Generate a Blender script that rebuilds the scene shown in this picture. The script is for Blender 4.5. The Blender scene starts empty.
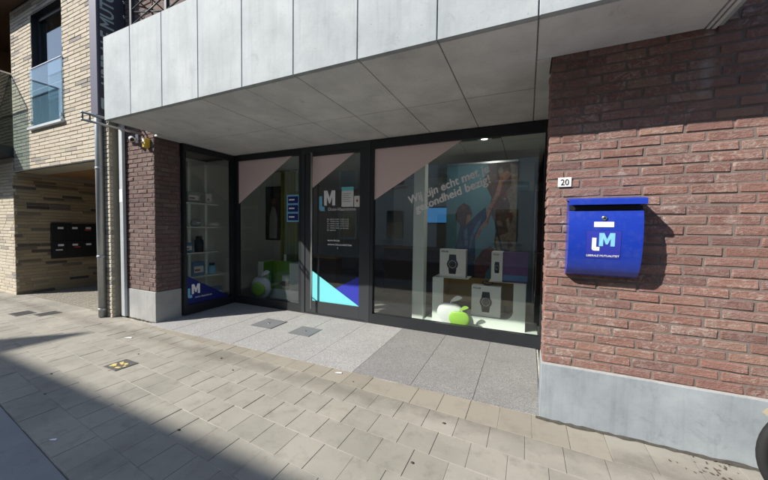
import bpy, bmesh, math, random
from mathutils import Vector, Matrix
from mathutils.geometry import tessellate_polygon
def tri2d(poly): return [tuple(t) for t in tessellate_polygon([[Vector((p[0], p[1], 0)) for p in poly]])]
random.seed(7)
SC = bpy.context.scene
COL = SC.collection
# ------------------------------------------------------------------ camera
CAM_R = Vector((0.90934, 0.41584, 0.01321)); CAM_U = Vector((-0.02774, 0.02893, 0.9992)); CAM_F = Vector((-0.41513, 0.90898, -0.03785))
CAM_P = Vector((0, 0, 1.55)); FPX = 314.5
cd = bpy.data.cameras.new('camera'); cam = bpy.data.objects.new('camera', cd); COL.objects.link(cam)
cd.sensor_width = 36; cd.sensor_fit = 'HORIZONTAL'; cd.lens = FPX / 768 * 36; cd.clip_start = .05; cd.clip_end = 500
cam.matrix_world = Matrix(((CAM_R.x, CAM_U.x, -CAM_F.x, CAM_P.x), (CAM_R.y, CAM_U.y, -CAM_F.y, CAM_P.y), (CAM_R.z, CAM_U.z, -CAM_F.z, CAM_P.z), (0, 0, 0, 1)))
SC.camera = cam
# ------------------------------------------------------------------ sky and sun
SUN = Vector((1.0, 1.0, -1.08)).normalized()          # the way the light travels
W = bpy.data.worlds.new('World'); SC.world = W; W.use_nodes = True
wn = W.node_tree; bgn = wn.nodes['Background']
sky = wn.nodes.new('ShaderNodeTexSky'); sky.sky_type = 'NISHITA'; sky.sun_disc = False
sky.sun_elevation = math.asin(-SUN.z); sky.sun_rotation = math.radians(225); sky.air_density = 1.0; sky.dust_density = .6
wn.links.new(sky.outputs[0], bgn.inputs[0]); bgn.inputs[1].default_value = .125
sl = bpy.data.lights.new('sun', 'SUN'); sl.energy = 4.6; sl.angle = math.radians(.53); sl.color = (1, .955, .88)
so = bpy.data.objects.new('sun', sl); COL.objects.link(so); so.rotation_euler = SUN.to_track_quat('-Z', 'Y').to_euler(); so.location = (-8, -8, 14)
# ------------------------------------------------------------------ view
SC.view_settings.view_transform = 'Standard'; SC.view_settings.look = 'None'; SC.view_settings.gamma = 1
SC.view_settings.use_curve_mapping = False; SC.view_settings.exposure = 0.66
SC.render.engine = 'CYCLES'
cy = SC.cycles
cy.use_denoising = True; cy.max_bounces = 9; cy.diffuse_bounces = 5; cy.glossy_bounces = 4; cy.transparent_max_bounces = 24
cy.caustics_reflective = False; cy.caustics_refractive = False; cy.sample_clamp_indirect = 8
# ------------------------------------------------------------------ materials
MATS = {}
class NT:
    def __init__(s, name):
        s.m = bpy.data.materials.new(name); s.m.use_nodes = True; s.t = s.m.node_tree; s.b = s.t.nodes['Principled BSDF']; MATS[name] = s.m
    def n(s, typ, **kw):
        o = s.t.nodes.new(typ)
        for k, v in kw.items():
            if k in o.inputs: o.inputs[k].default_value = v
            else: setattr(o, k, v)
        return o
    def l(s, a, b): s.t.links.new(a, b)
    def coord(s, kind='Object'):
        if kind == 'World': return s.n('ShaderNodeNewGeometry').outputs['Position']
        return s.n('ShaderNodeTexCoord').outputs[kind]
    def noise(s, scale, detail=4, rough=.6, co=None, dist=0):
        o = s.n('ShaderNodeTexNoise', Scale=scale, Detail=detail, Roughness=rough, Distortion=dist)
        s.l(co if co is not None else s.coord('World'), o.inputs['Vector']); return o.outputs['Fac']
    def ramp(s, fac, stops):
        o = s.n('ShaderNodeValToRGB'); e = o.color_ramp.elements
        while len(e) < len(stops): e.new(.5)
        for x, (p, c) in zip(e, stops):
            x.position = p; x.color = (*c, 1) if len(c) == 3 else c
        s.l(fac, o.inputs[0]); return o.outputs[0]
    def mix(s, fac, a, b, mode='MIX'):
        o = s.n('ShaderNodeMix', data_type='RGBA', blend_type=mode)
        for sock, v in ((o.inputs[0], fac), (o.inputs[6], a), (o.inputs[7], b)):
            if hasattr(v, 'is_output'): s.l(v, sock)
            elif isinstance(v, (tuple, list)): sock.default_value = (*v, 1) if len(v) == 3 else v
            else: sock.default_value = v
        return o.outputs[2]
    def math(s, op, a, b=0, clamp=False):
        o = s.n('ShaderNodeMath', operation=op, use_clamp=clamp)
        for sock, v in ((o.inputs[0], a), (o.inputs[1], b)):
            if hasattr(v, 'is_output'): s.l(v, sock)
            else: sock.default_value = v
        return o.outputs[0]
    def rnd(s):                                            # one value per object and per loose piece
        a = s.n('ShaderNodeObjectInfo').outputs['Random']; g = s.n('ShaderNodeNewGeometry').outputs['Random Per Island']
        return s.math('FRACT', s.math('ADD', a, g))
    def bump(s, h, strength=.3, dist=.01):
        o = s.n('ShaderNodeBump', Strength=strength, Distance=dist); s.l(h, o.inputs['Height']); s.l(o.outputs[0], s.b.inputs['Normal'])
    def out(s, col=None, rough=.8, metal=0, spec=.4):
        if col is not None:
            if hasattr(col, 'is_output'): s.l(col, s.b.inputs['Base Color'])
            else: s.b.inputs['Base Color'].default_value = (*col, 1)
        if hasattr(rough, 'is_output'): s.l(rough, s.b.inputs['Roughness'])
        else: s.b.inputs['Roughness'].default_value = rough
        s.b.inputs['Metallic'].default_value = metal; s.b.inputs['Specular IOR Level'].default_value = spec
        return s.m
def flat(name, col, rough=.6, metal=0, spec=.4, var=.12, scale=6):
    t = NT(name); n = t.noise(scale, 5)
    c = t.mix(n, tuple(min(1, v * (1 - var)) for v in col), tuple(min(1, v * (1 + var)) for v in col))
    return t.out(c, rough, metal, spec)
def sep(t, co, i):
    o = t.n('ShaderNodeSeparateXYZ'); t.l(co, o.inputs[0]); return o.outputs[i]

def brick_mat(name, tones, white=.5, bumps=.9, streak=False):
    t = NT(name); r = t.rnd(); co = t.coord('World')
    c = t.ramp(r, [(i / max(1, len(tones) - 1), k) for i, k in enumerate(tones)])
    c = t.mix(t.math('MULTIPLY', t.noise(34, 5, .7), .75), c, t.mix(.45, c, (.10, .06, .055)), 'MIX')
    mp = t.n('ShaderNodeMapping'); mp.inputs['Scale'].default_value = (1, 1, 2.6); t.l(co, mp.inputs[0])
    wr = t.noise(30, 5, .65, mp.outputs[0], .8)
    w = t.math('MULTIPLY', t.ramp(t.noise(20, 7, .75, None, 1.4), [(.47, (0, 0, 0)), (.66, (1, 1, 1))]), t.ramp(t.noise(3.1, 3), [(.36, (0, 0, 0)), (.62, (1, 1, 1))]))
    c = t.mix(t.math('MULTIPLY', w, white), c, (.52, .46, .42))
    if streak:                                             # lime run-off below the end of the balcony
        x, z = sep(t, co, 0), sep(t, co, 2)
        d = t.math('ABSOLUTE', t.math('SUBTRACT', x, t.math('ADD', 1.0, t.math('MULTIPLY', t.noise(3, 3), .12))))
        k = t.ramp(d, [(.0, (1, 1, 1)), (.055, (0, 0, 0))])
        k = t.math('MULTIPLY', k, t.ramp(t.noise(9, 4, .7), [(.35, (0, 0, 0)), (.6, (1, 1, 1))]))
        k = t.math('MULTIPLY', k, t.ramp(t.math('SUBTRACT', z, 2.25), [(0, (0, 0, 0)), (.25, (.5, .5, .5)), (.75, (1, 1, 1))]))
        c = t.mix(t.math('MULTIPLY', k, .75), c, (.5, .5, .5))
    h = t.math('ADD', t.math('MULTIPLY', wr, .8), t.math('MULTIPLY', t.noise(130, 4, .7), .35))
    t.bump(h, bumps, .012)
    return t.out(c, .88, 0, .25)
RED = [(0.205, 0.112, 0.092), (0.307, 0.162, 0.128), (0.256, 0.135, 0.111), (0.325, 0.179, 0.143), (0.282, 0.144, 0.115), (0.214, 0.121, 0.107), (0.316, 0.166, 0.134), (0.266, 0.161, 0.136), (0.343, 0.205, 0.156), (0.248, 0.13, 0.106)]
brick_mat('brick_red', RED, .62, 1.1, True)
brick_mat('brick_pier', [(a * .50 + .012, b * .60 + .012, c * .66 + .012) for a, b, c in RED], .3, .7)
TAN = [(0.566, 0.507, 0.396), (0.616, 0.557, 0.447), (0.546, 0.487, 0.377), (0.607, 0.547, 0.436), (0.587, 0.527, 0.416), (0.616, 0.557, 0.447), (0.636, 0.577, 0.467), (0.287, 0.27, 0.253), (0.587, 0.527, 0.416)]
brick_mat('brick_tan', TAN, .25, .6)
brick_mat('brick_passage', [(.42, .33, .19), (.36, .28, .16), (.46, .36, .21), (.32, .25, .15), (.44, .34, .2), (.40, .31, .18), (.06, .052, .047), (.38, .3, .19)], .1, .6)
def mortar(name, col):
    t = NT(name); n = t.noise(60, 5, .7); m = t.noise(2.5, 4)
    c = t.mix(n, tuple(v * .6 for v in col), tuple(v * 1.3 for v in col)); c = t.mix(t.math('MULTIPLY', m, .5), c, tuple(v * .75 for v in col))
    t.bump(n, .7, .006); t.out(c, .95, 0, .1)
mortar('mortar_grey', (.205, .168, .15)); mortar('mortar_dark', (.13, .105, .10)); mortar('mortar_tan', (.40, .36, .28))

def stone(name, a, b, fine=90, stain=.25, rough=.75, streak=0, bumpk=.15, dark=(.1, .1, .1)):
    t = NT(name); co = t.coord('World')
    c = t.mix(t.ramp(t.noise(2.2, 6, .65), [(.3, (0, 0, 0)), (.7, (1, 1, 1))]), a, b)
    c = t.mix(t.math('MULTIPLY', t.noise(fine, 3, .7), .35), c, t.mix(.5, c, dark))
    s = t.ramp(t.noise(5.5, 7, .75, None, .6), [(.58, (0, 0, 0)), (.75, (1, 1, 1))])
    c = t.mix(t.math('MULTIPLY', s, stain), c, dark)
    if streak:
        mp = t.n('ShaderNodeMapping'); mp.inputs['Scale'].default_value = (1, 1, .07); t.l(co, mp.inputs[0])
        k = t.ramp(t.noise(16, 4, .6, mp.outputs[0]), [(.5, (0, 0, 0)), (.72, (1, 1, 1))])
        c = t.mix(t.math('MULTIPLY', k, streak), c, dark)
    po = t.ramp(t.noise(46, 2, .5), [(.70, (0, 0, 0)), (.76, (1, 1, 1))]); c = t.mix(t.math('MULTIPLY', po, .45), c, t.mix(.75, c, (.05, .05, .05)))
    m2 = t.n('ShaderNodeMapping'); m2.inputs['Scale'].default_value = (1, 1, .25); m2.inputs['Rotation'].default_value = (0, .5, .3); t.l(co, m2.inputs[0])
    sc_ = t.ramp(t.noise(11, 8, .8, m2.outputs[0], 1.5), [(.60, (0, 0, 0)), (.64, (1, 1, 1)), (.68, (0, 0, 0))]); c = t.mix(t.math('MULTIPLY', sc_, .35), c, t.mix(.6, c, dark))
    c = t.mix(t.math('MULTIPLY', t.rnd(), .16), c, t.mix(.5, c, (1, 1, 1)))
    t.bump(t.noise(fine * .7, 5, .7), bumpk, .004); t.out(c, rough, 0, .3)
stone('concrete_fascia', (.30, .335, .348), (.45, .485, .495), 70, .5, .7, .3, .15, (.19, .21, .22))
stone('concrete_soffit', (.55, .56, .545), (.80, .80, .78), 60, .5, .75, 0, .15, (.28, .275, .265))
stone('bluestone', (.20, .228, .25), (.335, .365, .388), 80, .6, .6, .35, .12, (.11, .128, .145))
stone('plinth_grey', (.27, .275, .27), (.40, .40, .385), 80, .35, .7, .3, .12, (.12, .12, .12))

def paver_mat():
    t = NT('paver'); r = t.rnd()
    c = t.ramp(r, [(0, (.335, .315, .268)), (.25, (.375, .353, .30)), (.5, (.345, .325, .277)), (.75, (.39, .367, .312)), (1, (.36, .338, .288))])
    n1 = t.noise(1.3, 5, .6); n2 = t.noise(7, 6, .7); n3 = t.noise(170, 3, .8)
    c = t.mix(t.math('MULTIPLY', t.ramp(n1, [(.42, (0, 0, 0)), (.68, (1, 1, 1))]), .5), c, (.19, .18, .155))
    c = t.mix(t.math('MULTIPLY', t.ramp(n2, [(.52, (0, 0, 0)), (.72, (1, 1, 1))]), .5), c, (.165, .155, .13))
    yy = t.math('ADD', sep(t, t.coord('World'), 1), t.math('MULTIPLY', t.noise(2.1, 5, .7), .5))          # dirt caught along the border row
    bnd = t.ramp(t.math('ABSOLUTE', t.math('SUBTRACT', yy, 2.80)), [(0, (1, 1, 1)), (.16, (0, 0, 0))])
    c = t.mix(t.math('MULTIPLY', bnd, .45), c, (.13, .115, .09))
    c = t.mix(t.math('MULTIPLY', t.ramp(t.noise(5.1, 6, .75, None, .5), [(.62, (0, 0, 0)), (.70, (1, 1, 1))]), .3), c, (.5, .48, .43))
    c = t.mix(t.math('MULTIPLY', n3, .5), c, t.mix(.55, c, (.1, .09, .08)))
    t.bump(n3, .25, .003); t.out(c, .88, 0, .25)
paver_mat()
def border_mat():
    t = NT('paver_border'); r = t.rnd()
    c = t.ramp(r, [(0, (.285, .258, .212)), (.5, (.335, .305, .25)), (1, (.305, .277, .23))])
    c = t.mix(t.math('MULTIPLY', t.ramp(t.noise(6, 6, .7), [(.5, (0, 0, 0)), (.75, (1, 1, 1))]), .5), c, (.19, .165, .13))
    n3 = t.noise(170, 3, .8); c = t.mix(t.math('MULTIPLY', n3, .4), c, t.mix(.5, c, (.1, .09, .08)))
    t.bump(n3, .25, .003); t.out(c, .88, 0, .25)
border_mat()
def joint_mat():
    t = NT('joint_sand'); n = t.ramp(t.noise(2.6, 5, .7), [(.30, (.20, .185, .16)), (.48, (.38, .36, .31)), (.62, (.60, .58, .52))])
    t.out(n, .95, 0, .1)
joint_mat()
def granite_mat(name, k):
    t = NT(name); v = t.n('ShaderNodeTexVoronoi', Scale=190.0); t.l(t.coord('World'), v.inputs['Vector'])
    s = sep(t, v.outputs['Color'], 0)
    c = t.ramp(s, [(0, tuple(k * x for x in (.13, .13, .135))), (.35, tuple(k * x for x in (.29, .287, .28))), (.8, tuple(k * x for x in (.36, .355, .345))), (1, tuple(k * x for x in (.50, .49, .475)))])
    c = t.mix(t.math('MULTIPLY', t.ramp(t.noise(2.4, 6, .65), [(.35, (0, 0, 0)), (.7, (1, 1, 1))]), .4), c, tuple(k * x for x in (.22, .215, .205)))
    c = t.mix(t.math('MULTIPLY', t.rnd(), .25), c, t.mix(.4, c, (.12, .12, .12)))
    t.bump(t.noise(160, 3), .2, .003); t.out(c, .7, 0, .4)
granite_mat('granite', 1.15); granite_mat('granite_no_glare', .80)
stone('gutter_concrete', (.22, .225, .23), (.29, .295, .30), 90, .4, .85, 0, .2, (.1, .1, .105))
def asphalt_mat():
    t = NT('asphalt'); v = t.n('ShaderNodeTexVoronoi', Scale=110.0); t.l(t.coord('World'), v.inputs['Vector'])
    c = t.ramp(sep(t, v.outputs['Color'], 0), [(0, (.03, .031, .034)), (.6, (.06, .061, .064)), (1, (.12, .12, .12))])
    c = t.mix(t.math('MULTIPLY', t.noise(1.4, 5), .5), c, (.075, .075, .077)); t.bump(v.outputs['Distance'], .4, .006); t.out(c, .85, 0, .3)
asphalt_mat()
def glass_mat(name, tint, rough=0.0, ior=1.5):
    t = NT(name); t.t.nodes.remove(t.b); g = t.n('ShaderNodeNewGeometry')
    io = t.math('ADD', ior, t.math('MULTIPLY', g.outputs['Backfacing'], 1 / ior - ior))
    f = t.n('ShaderNodeFresnel'); t.l(io, f.inputs['IOR'])
    tr = t.n('ShaderNodeBsdfTransparent'); tr.inputs[0].default_value = (*tint, 1)
    gl = t.n('ShaderNodeBsdfGlossy', Roughness=rough); gl.inputs[0].default_value = (.95, .97, .97, 1)
    mx = t.n('ShaderNodeMixShader'); t.l(f.outputs[0], mx.inputs[0]); t.l(tr.outputs[0], mx.inputs[1]); t.l(gl.outputs[0], mx.inputs[2])
    t.l(mx.outputs[0], t.t.nodes['Material Output'].inputs[0])
glass_mat('glass', (.95, .975, .962), 0, 1.6); glass_mat('glass_coated', (.25, .30, .33), 0, 2.3); glass_mat('glass_rail', (.80, .86, .86), 0, 1.6)
flat('anthracite', (.014, .016, .019), .42, 0, .5, .2); flat('anthracite_lit', (.030, .033, .037), .45, 0, .5, .1)  # door copy of the frame colour lightened, sun glare put into it
flat('black_metal', (.012, .012, .013), .4, 0, .5); flat('rail_metal', (.035, .038, .042), .45, .4, .5)
flat('steel', (.56, .56, .54), .28, 1.0, .5, .06); flat('zinc', (.42, .44, .45), .42, .75, .5, .18, 9); flat('zinc_pale', (.50, .53, .55), .5, .35, .4, .14, 7)
flat('pink_vinyl', (.86, .68, .65), .6, 0, .3, .04); flat('blue_vinyl', (.025, .035, .36), .55, 0, .4, .04); flat('navy_vinyl', (.012, .02, .16), .5, 0, .4, .04)
flat('turquoise_vinyl', (.17, .63, .68), .55, 0, .4, .03); flat('white_vinyl', (.90, .90, .90), .6, 0, .3, .03); flat('sky_vinyl', (.22, .55, .78), .6, 0, .3, .03)
def paint_mat():
    t = NT('blue_paint'); n = t.noise(40, 4); c = t.mix(t.noise(4, 4), (.006, .03, .33), (.009, .044, .41))
    c = t.mix(t.math('MULTIPLY', t.ramp(t.noise(14, 7, .75), [(.5, (0, 0, 0)), (.75, (1, 1, 1))]), .10), c, (.28, .29, .33)); c = t.mix(t.math('MULTIPLY', t.ramp(t.noise(120, 3, .7), [(.68, (0, 0, 0)), (.74, (1, 1, 1))]), .18), c, (.3, .32, .38))
    t.out(c, t.math('ADD', .30, t.math('MULTIPLY', n, .2)), 0, .5); t.b.inputs['Coat Weight'].default_value = .3; t.b.inputs['Coat Roughness'].default_value = .12; t.bump(t.noise(9, 2), .05, .01)
paint_mat()
flat('cap_joint', (.42, .40, .38), .9, 0, .1, .3, 18); flat('white_paint', (.74, .75, .73), .5, 0, .4, .05); flat('white_plastic', (.8, .8, .8), .35, 0, .5, .03); flat('white_board', (.72, .76, .70), .45, 0, .4, .04)
flat('plaster', (.74, .74, .70), .9, 0, .2, .08); flat('shop_floor', (.22, .20, .18), .55, 0, .4, .15); flat('ceiling_tile', (.62, .63, .60), .9, 0, .1, .05)
flat('green_panel', (.18, .42, .03), .5, 0, .4, .06); flat('apple_green', (.33, .62, .06), .35, 0, .5, .05); flat('mustard', (.32, .20, .045), .6, 0, .3, .1)
flat('curtain_green', (.20, .25, .035), .85, 0, .2, .35, 4); flat('box_white', (.78, .78, .75), .5, 0, .4, .03); flat('ink', (.015, .015, .017), .5, 0, .4); flat('watch_face', (.03, .03, .034), .25, 0, .5)
flat('product_blue', (.10, .22, .42), .5); flat('product_red', (.42, .08, .09), .5); flat('product_grey', (.34, .34, .36), .5); flat('product_purple', (.14, .07, .2), .45)
flat('wood', (.30, .17, .08), .6, 0, .4, .3, 5); flat('wood_dark', (.10, .055, .03), .6, 0, .4, .3, 5); flat('plate_white', (.78, .78, .75), .4, 0, .5, .03)
flat('yellow_plastic', (.62, .42, .05), .5, 0, .4, .1); flat('gold', (.70, .56, .20), .5, .1, .5, .2, 40); flat('iron', (.15, .145, .14), .6, .5, .4, .3, 20); flat('lid_stone', (.17, .178, .185), .6, 0, .4, .2, 12)
flat('rubber', (.02, .02, .021), .75, 0, .3, .2, 30); flat('alu', (.55, .55, .55), .35, .9); flat('bike_paint', (.30, .27, .20), .4, 0, .5); flat('leather', (.03, .022, .018), .5)
flat('sign_side', (.075, .068, .10), .45, 0, .5, .1); flat('sign_face', (.035, .038, .055), .4, 0, .5, .1); flat('sign_letter', (.36, .43, .42), .5, 0, .3, .1)
flat('leaf_dry', (.10, .07, .045), .8, 0, .2, .3, 30); flat('red_sticker', (.5, .05, .05), .5); flat('grime', (.075, .07, .06), .95, 0, .1, .5, 25); flat('gum', (.06, .055, .05), .8)
flat('setts', (.25, .23, .19), .9, 0, .2, .3, 14); flat('opp_brick', (.42, .33, .27), .9, 0, .2, .3, 3); flat('opp_render', (.62, .60, .55), .9, 0, .2, .1, 2); flat('opp_white', (.74, .74, .72), .7); flat('roof_tile', (.14, .06, .045), .85, 0, .2, .3, 6)
def print_mat(name, c):                                   # mottled photographic print
    t = NT(name); n = t.ramp(t.noise(9, 7, .75, None, .8), [(.3, tuple(v * .45 for v in c)), (.5, c), (.72, tuple(min(1, v * 1.7 + .02) for v in c))]); t.out(n, .5, 0, .35)
for nm, c in dict(sky=(.105, .225, .265), rock=(.085, .05, .036), rock_pale=(.19, .15, .11), hair=(.07, .035, .022), skin=(.27, .14, .09), shirt=(.016, .034, .085), shirt_pale=(.07, .12, .22), trousers=(.014, .02, .042), leg=(.13, .04, .03), dark=(.04, .04, .045), pale=(.42, .42, .40)).items(): (print_mat if nm not in ('sky', 'pale') else lambda n_, c_: flat(n_, c_, .5, 0, .3, .15, 3))('print_' + nm, c)
t = NT('screen_blue'); t.b.inputs['Emission Strength'].default_value = .35; t.b.inputs['Emission Color'].default_value = (.05, .22, .5, 1); t.out((.02, .06, .12), .3)
t = NT('lamp_glow'); t.b.inputs['Emission Strength'].default_value = 6; t.b.inputs['Emission Color'].default_value = (1, .93, .8, 1); t.out((.9, .9, .85), .3)

# ------------------------------------------------------------------ mesh helpers
def link(name, me, parent=None, mat=None):
    o = bpy.data.objects.new(name, me); COL.objects.link(o)
    if parent: o.parent = parent
    if mat and me and not len(me.materials): me.materials.append(MATS[mat])
    return o
def tag(o, label=None, cat=None, group=None, kind=None):
    for k, v in (('label', label), ('category', cat), ('group', group), ('kind', kind)):
        if v: o[k] = v
    return o
def thing(name, label, cat, loc=(0, 0, 0), group=None):
    o = bpy.data.objects.new(name, None); COL.objects.link(o); o.empty_display_size = .1; o.location = loc
    ROOT[o.name] = Vector(loc); return tag(o, label, cat, group)
ROOT = {}
def off(parent):
    v = Vector((0, 0, 0)); p = parent
    while p is not None: v += Vector(p.location); p = p.parent
    return v
class MB:
    def __init__(s): s.v = []; s.f = []; s.mi = []; s.mats = []; s.cur = 0; s.smooth = []; s.sm = False
    def mat(s, n):
        if n not in s.mats: s.mats.append(n)
        s.cur = s.mats.index(n); return s
    def add(s, vs, fs):
        k = len(s.v); s.v += [tuple(v) for v in vs]
        for f in fs: s.f.append(tuple(k + i for i in f)); s.mi.append(s.cur); s.smooth.append(s.sm)
        return s
    def box(s, x0, x1, y0, y1, z0, z1, bev=0, M=None):
        vs, fs = chamfer((x0, y0, z0), (x1, y1, z1), bev)
        if M: vs = [M @ Vector(v) for v in vs]
        return s.add(vs, fs)
    def prism(s, poly, d, closed=True):                    # poly: 3-D points in order, swept by the vector d
        n = len(poly); d = Vector(d); a = [Vector(p) for p in poly]; b = [p + d for p in a]
        return s.add(a + b, [tuple(range(n - 1, -1, -1)), tuple(range(n, 2 * n))] + [(i, (i + 1) % n, n + (i + 1) % n, n + i) for i in range(n)])
    def tube(s, pts, r, n=10, caps=True):
        pts = [Vector(p) for p in pts]; rings = []; prev = None
        for i, p in enumerate(pts):
            d = (pts[min(i + 1, len(pts) - 1)] - pts[max(i - 1, 0)]).normalized()
            a = d.orthogonal().normalized() if prev is None else (prev - d * prev.dot(d)).normalized()
            prev = a; b = d.cross(a); rr = r[i] if isinstance(r, (list, tuple)) else r
            rings.append([p + (a * math.cos(6.28318 * k / n) + b * math.sin(6.28318 * k / n)) * rr for k in range(n)])
        vs = [v for q in rings for v in q]; fs = []
        for i in range(len(pts) - 1):
            for k in range(n): fs.append((i * n + k, i * n + (k + 1) % n, (i + 1) * n + (k + 1) % n, (i + 1) * n + k))
        if caps: fs += [tuple(range(n - 1, -1, -1)), tuple(range((len(pts) - 1) * n, len(pts) * n))]
        o = s.sm; s.sm = True; s.add(vs, fs); s.sm = o; return s
    def lathe(s, prof, c, n=20, sx=1, sy=1, axis='Z'):     # prof: (radius, height)
        c = Vector(c); vs = []
        for r, h in prof:
            for k in range(n):
                a = 6.28318 * k / n; p = (r * math.cos(a) * sx, r * math.sin(a) * sy, h)
                if axis == 'Y': p = (p[0], h, p[1])
                if axis == 'X': p = (h, p[0], p[1])
                vs.append(c + Vector(p))
        fs = [(i * n + k, i * n + (k + 1) % n, (i + 1) * n + (k + 1) % n, (i + 1) * n + k) for i in range(len(prof) - 1) for k in range(n)]
        fs += [tuple(range(n - 1, -1, -1)), tuple(range((len(prof) - 1) * n, len(prof) * n))]
        o = s.sm; s.sm = True; s.add(vs, fs); s.sm = o; return s
    def torus(s, c, R, r, axis='Y', n=40, m=10):
        c = Vector(c); vs = []
        for i in range(n):
            a = 6.28318 * i / n
            for j in range(m):
                b = 6.28318 * j / m; q = R + r * math.cos(b); p = (q * math.cos(a), r * math.sin(b), q * math.sin(a))
                vs.append(c + (Vector(p) if axis == 'Y' else Vector((p[1], p[0], p[2]))))
        o = s.sm; s.sm = True
        s.add(vs, [(i * m + j, ((i + 1) % n) * m + j, ((i + 1) % n) * m + (j + 1) % m, i * m + (j + 1) % m) for i in range(n) for j in range(m)]); s.sm = o; return s
    def mesh(s, name, origin=(0, 0, 0)):
        me = bpy.data.meshes.new(name); o = Vector(origin)
        me.from_pydata([Vector(v) - o for v in s.v], [], s.f)
        for m in s.mats: me.materials.append(MATS[m])
        me.polygons.foreach_set('material_index', s.mi); me.polygons.foreach_set('use_smooth', s.smooth)
        bm = bmesh.new(); bm.from_mesh(me); bmesh.ops.recalc_face_normals(bm, faces=bm.faces); bm.to_mesh(me); bm.free()
        me.update(); return me
    def build(s, name, mat=None, parent=None, origin=None):
        if mat and not s.mats: s.mats = [mat]
        w = Vector(origin) if origin else Vector((0, 0, 0))
        if parent is not None and origin is None:
            me = s.mesh(name, off(parent)); return link(name, me, parent)
        me = s.mesh(name, w); o = link(name, me, parent); o.location = w - (off(parent) if parent else Vector((0, 0, 0))); return o
def chamfer(lo, hi, b):
    lo, hi = [min(p, q) for p, q in zip(lo, hi)], [max(p, q) for p, q in zip(lo, hi)]
    if b <= 0:
        vs = [(x, y, z) for z in (lo[2], hi[2]) for y in (lo[1], hi[1]) for x in (lo[0], hi[0])]
        return vs, [(0, 2, 3, 1), (4, 5, 7, 6), (0, 1, 5, 4), (2, 6, 7, 3), (0, 4, 6, 2), (1, 3, 7, 5)]
    b = min(b, *(.45 * (h - l) for l, h in zip(lo, hi)))
    vs = []; ix = {}
    for c in range(8):
        s = [(c >> i) & 1 for i in range(3)]; p = [hi[i] if s[i] else lo[i] for i in range(3)]
        for a in range(3):                                 # vertex lying on the face normal to axis a
            q = [p[i] if i == a else p[i] + (-b if s[i] else b) for i in range(3)]
            ix[c, a] = len(vs); vs.append(tuple(q))
    fs = []
    for a in range(3):
        o = [i for i in range(3) if i != a]
        for sd in (0, 1):
            cs = [(sd << a) | (u << o[0]) | (v << o[1]) for u, v in ((0, 0), (1, 0), (1, 1), (0, 1))]
            fs.append(tuple(ix[c, a] for c in cs))
        for u in (0, 1):
            for v in (0, 1):
                c0 = (u << o[0]) | (v << o[1]); c1 = c0 | (1 << a)
                fs.append((ix[c0, o[0]], ix[c1, o[0]], ix[c1, o[1]], ix[c0, o[1]]))
    for c in range(8): fs.append((ix[c, 0], ix[c, 1], ix[c, 2]))
    return vs, fs
def part(name, mat, parent, *boxes, bev=0, origin=None):
    m = MB()
    for b in boxes: m.box(*b, bev=bev)
    return m.build(name, mat, parent, origin)
def px(P):
    d = Vector(P) - CAM_P; w = d.dot(CAM_F)
    if w < .05: return None
    return (384 + FPX * d.dot(CAM_R) / w, 240 - FPX * d.dot(CAM_U) / w)
def seen_area(a, b, c):                                    # picture size of a piece, from three corners of its face
    q = [px(p) for p in (a, b, c)]
    if None in q: return 0
    k = [(x, y) for x, y in q if -12 < x < 780 and -12 < y < 492]
    if not k: return 0
    u = (q[1][0] - q[0][0], q[1][1] - q[0][1]); v = (q[2][0] - q[0][0], q[2][1] - q[0][1])
    return abs(u[0] * v[1] - u[1] * v[0])
# text as flat meshes
def text_mesh(s, bold=0.0, shear=0.0, space=1.0):
    c = bpy.data.curves.new('lettering', 'FONT'); c.body = s; c.size = 1; c.offset = bold; c.shear = shear; c.extrude = 0; c.space_character = space; c.resolution_u = 3
    o = bpy.data.objects.new('lettering_source', c); COL.objects.link(o); bpy.context.view_layer.update()
    me = bpy.data.meshes.new_from_object(o.evaluated_get(bpy.context.evaluated_depsgraph_get()))
    bpy.data.objects.remove(o); bpy.data.curves.remove(c)
    V = [v.co.copy() for v in me.vertices]; F = [tuple(p.vertices) for p in me.polygons]; bpy.data.meshes.remove(me)
    x0 = min(v.x for v in V); V = [Vector((v.x - x0, v.y, 0)) for v in V]
    return V, F
def lettering(name, s, parent, mat, P, xd, ud, width=None, height=None, bold=0.0, shear=0.0, space=1.0, fn=None):
    V, F = text_mesh(s, 0, shear, space); w = max(v.x for v in V); h = max(v.y for v in V)
    k = width / w if width else height / h; ky = height / h if height else k
    P, xd, ud = Vector(P), Vector(xd), Vector(ud); nn = xd.cross(ud); m = MB(); c = 0
    for dx, dy in ([(0, 0)] if bold <= 0 else [(0, 0), (bold, 0), (-bold, 0), (0, bold * .8), (0, -bold * .8)]):     # heavier strokes: copies a hair apart in depth
        pts = [P + xd * (v.x + dx) * k + ud * (v.y + dy) * ky for v in V]
        if fn: pts = [fn(p) for p in pts]
        m.add([p + nn * .0003 * c for p in pts], F); c += 1
    return m.build(name, mat, parent)
LPOLY = [(0, .99), (.25, .99), (.25, .30), (.45, .30), (.45, 0), (.16, 0), (.09, .015), (.035, .06), (.008, .12), (0, .2)]
MPOLY = [(.40, .36), (.40, 1.36), (.68, 1.36), (.845, .90), (1.01, 1.36), (1.29, 1.36), (1.29, .36), (1.05, .36), (1.05, .93), (.90, .50), (.79, .50), (.64, .93), (.64, .36)]
def logo(parent, P, xd, ud, k, matL, matM, fn=None, kx=1):
    P, xd, ud = Vector(P), Vector(xd), Vector(ud)
    for nm, poly, mt, e in (('logo_letter_l', LPOLY, matL, 0), ('logo_letter_m', MPOLY, matM, .0012)):
        n = xd.cross(ud)
        pts = [P + xd * x * k * kx + ud * y * k for x, y in poly]; fs = tri2d(poly)
        if fn: pts = [fn(p) for p in pts]
        m = MB(); m.add([p + n * e for p in pts], fs); m.build(nm, mt, parent)

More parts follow.
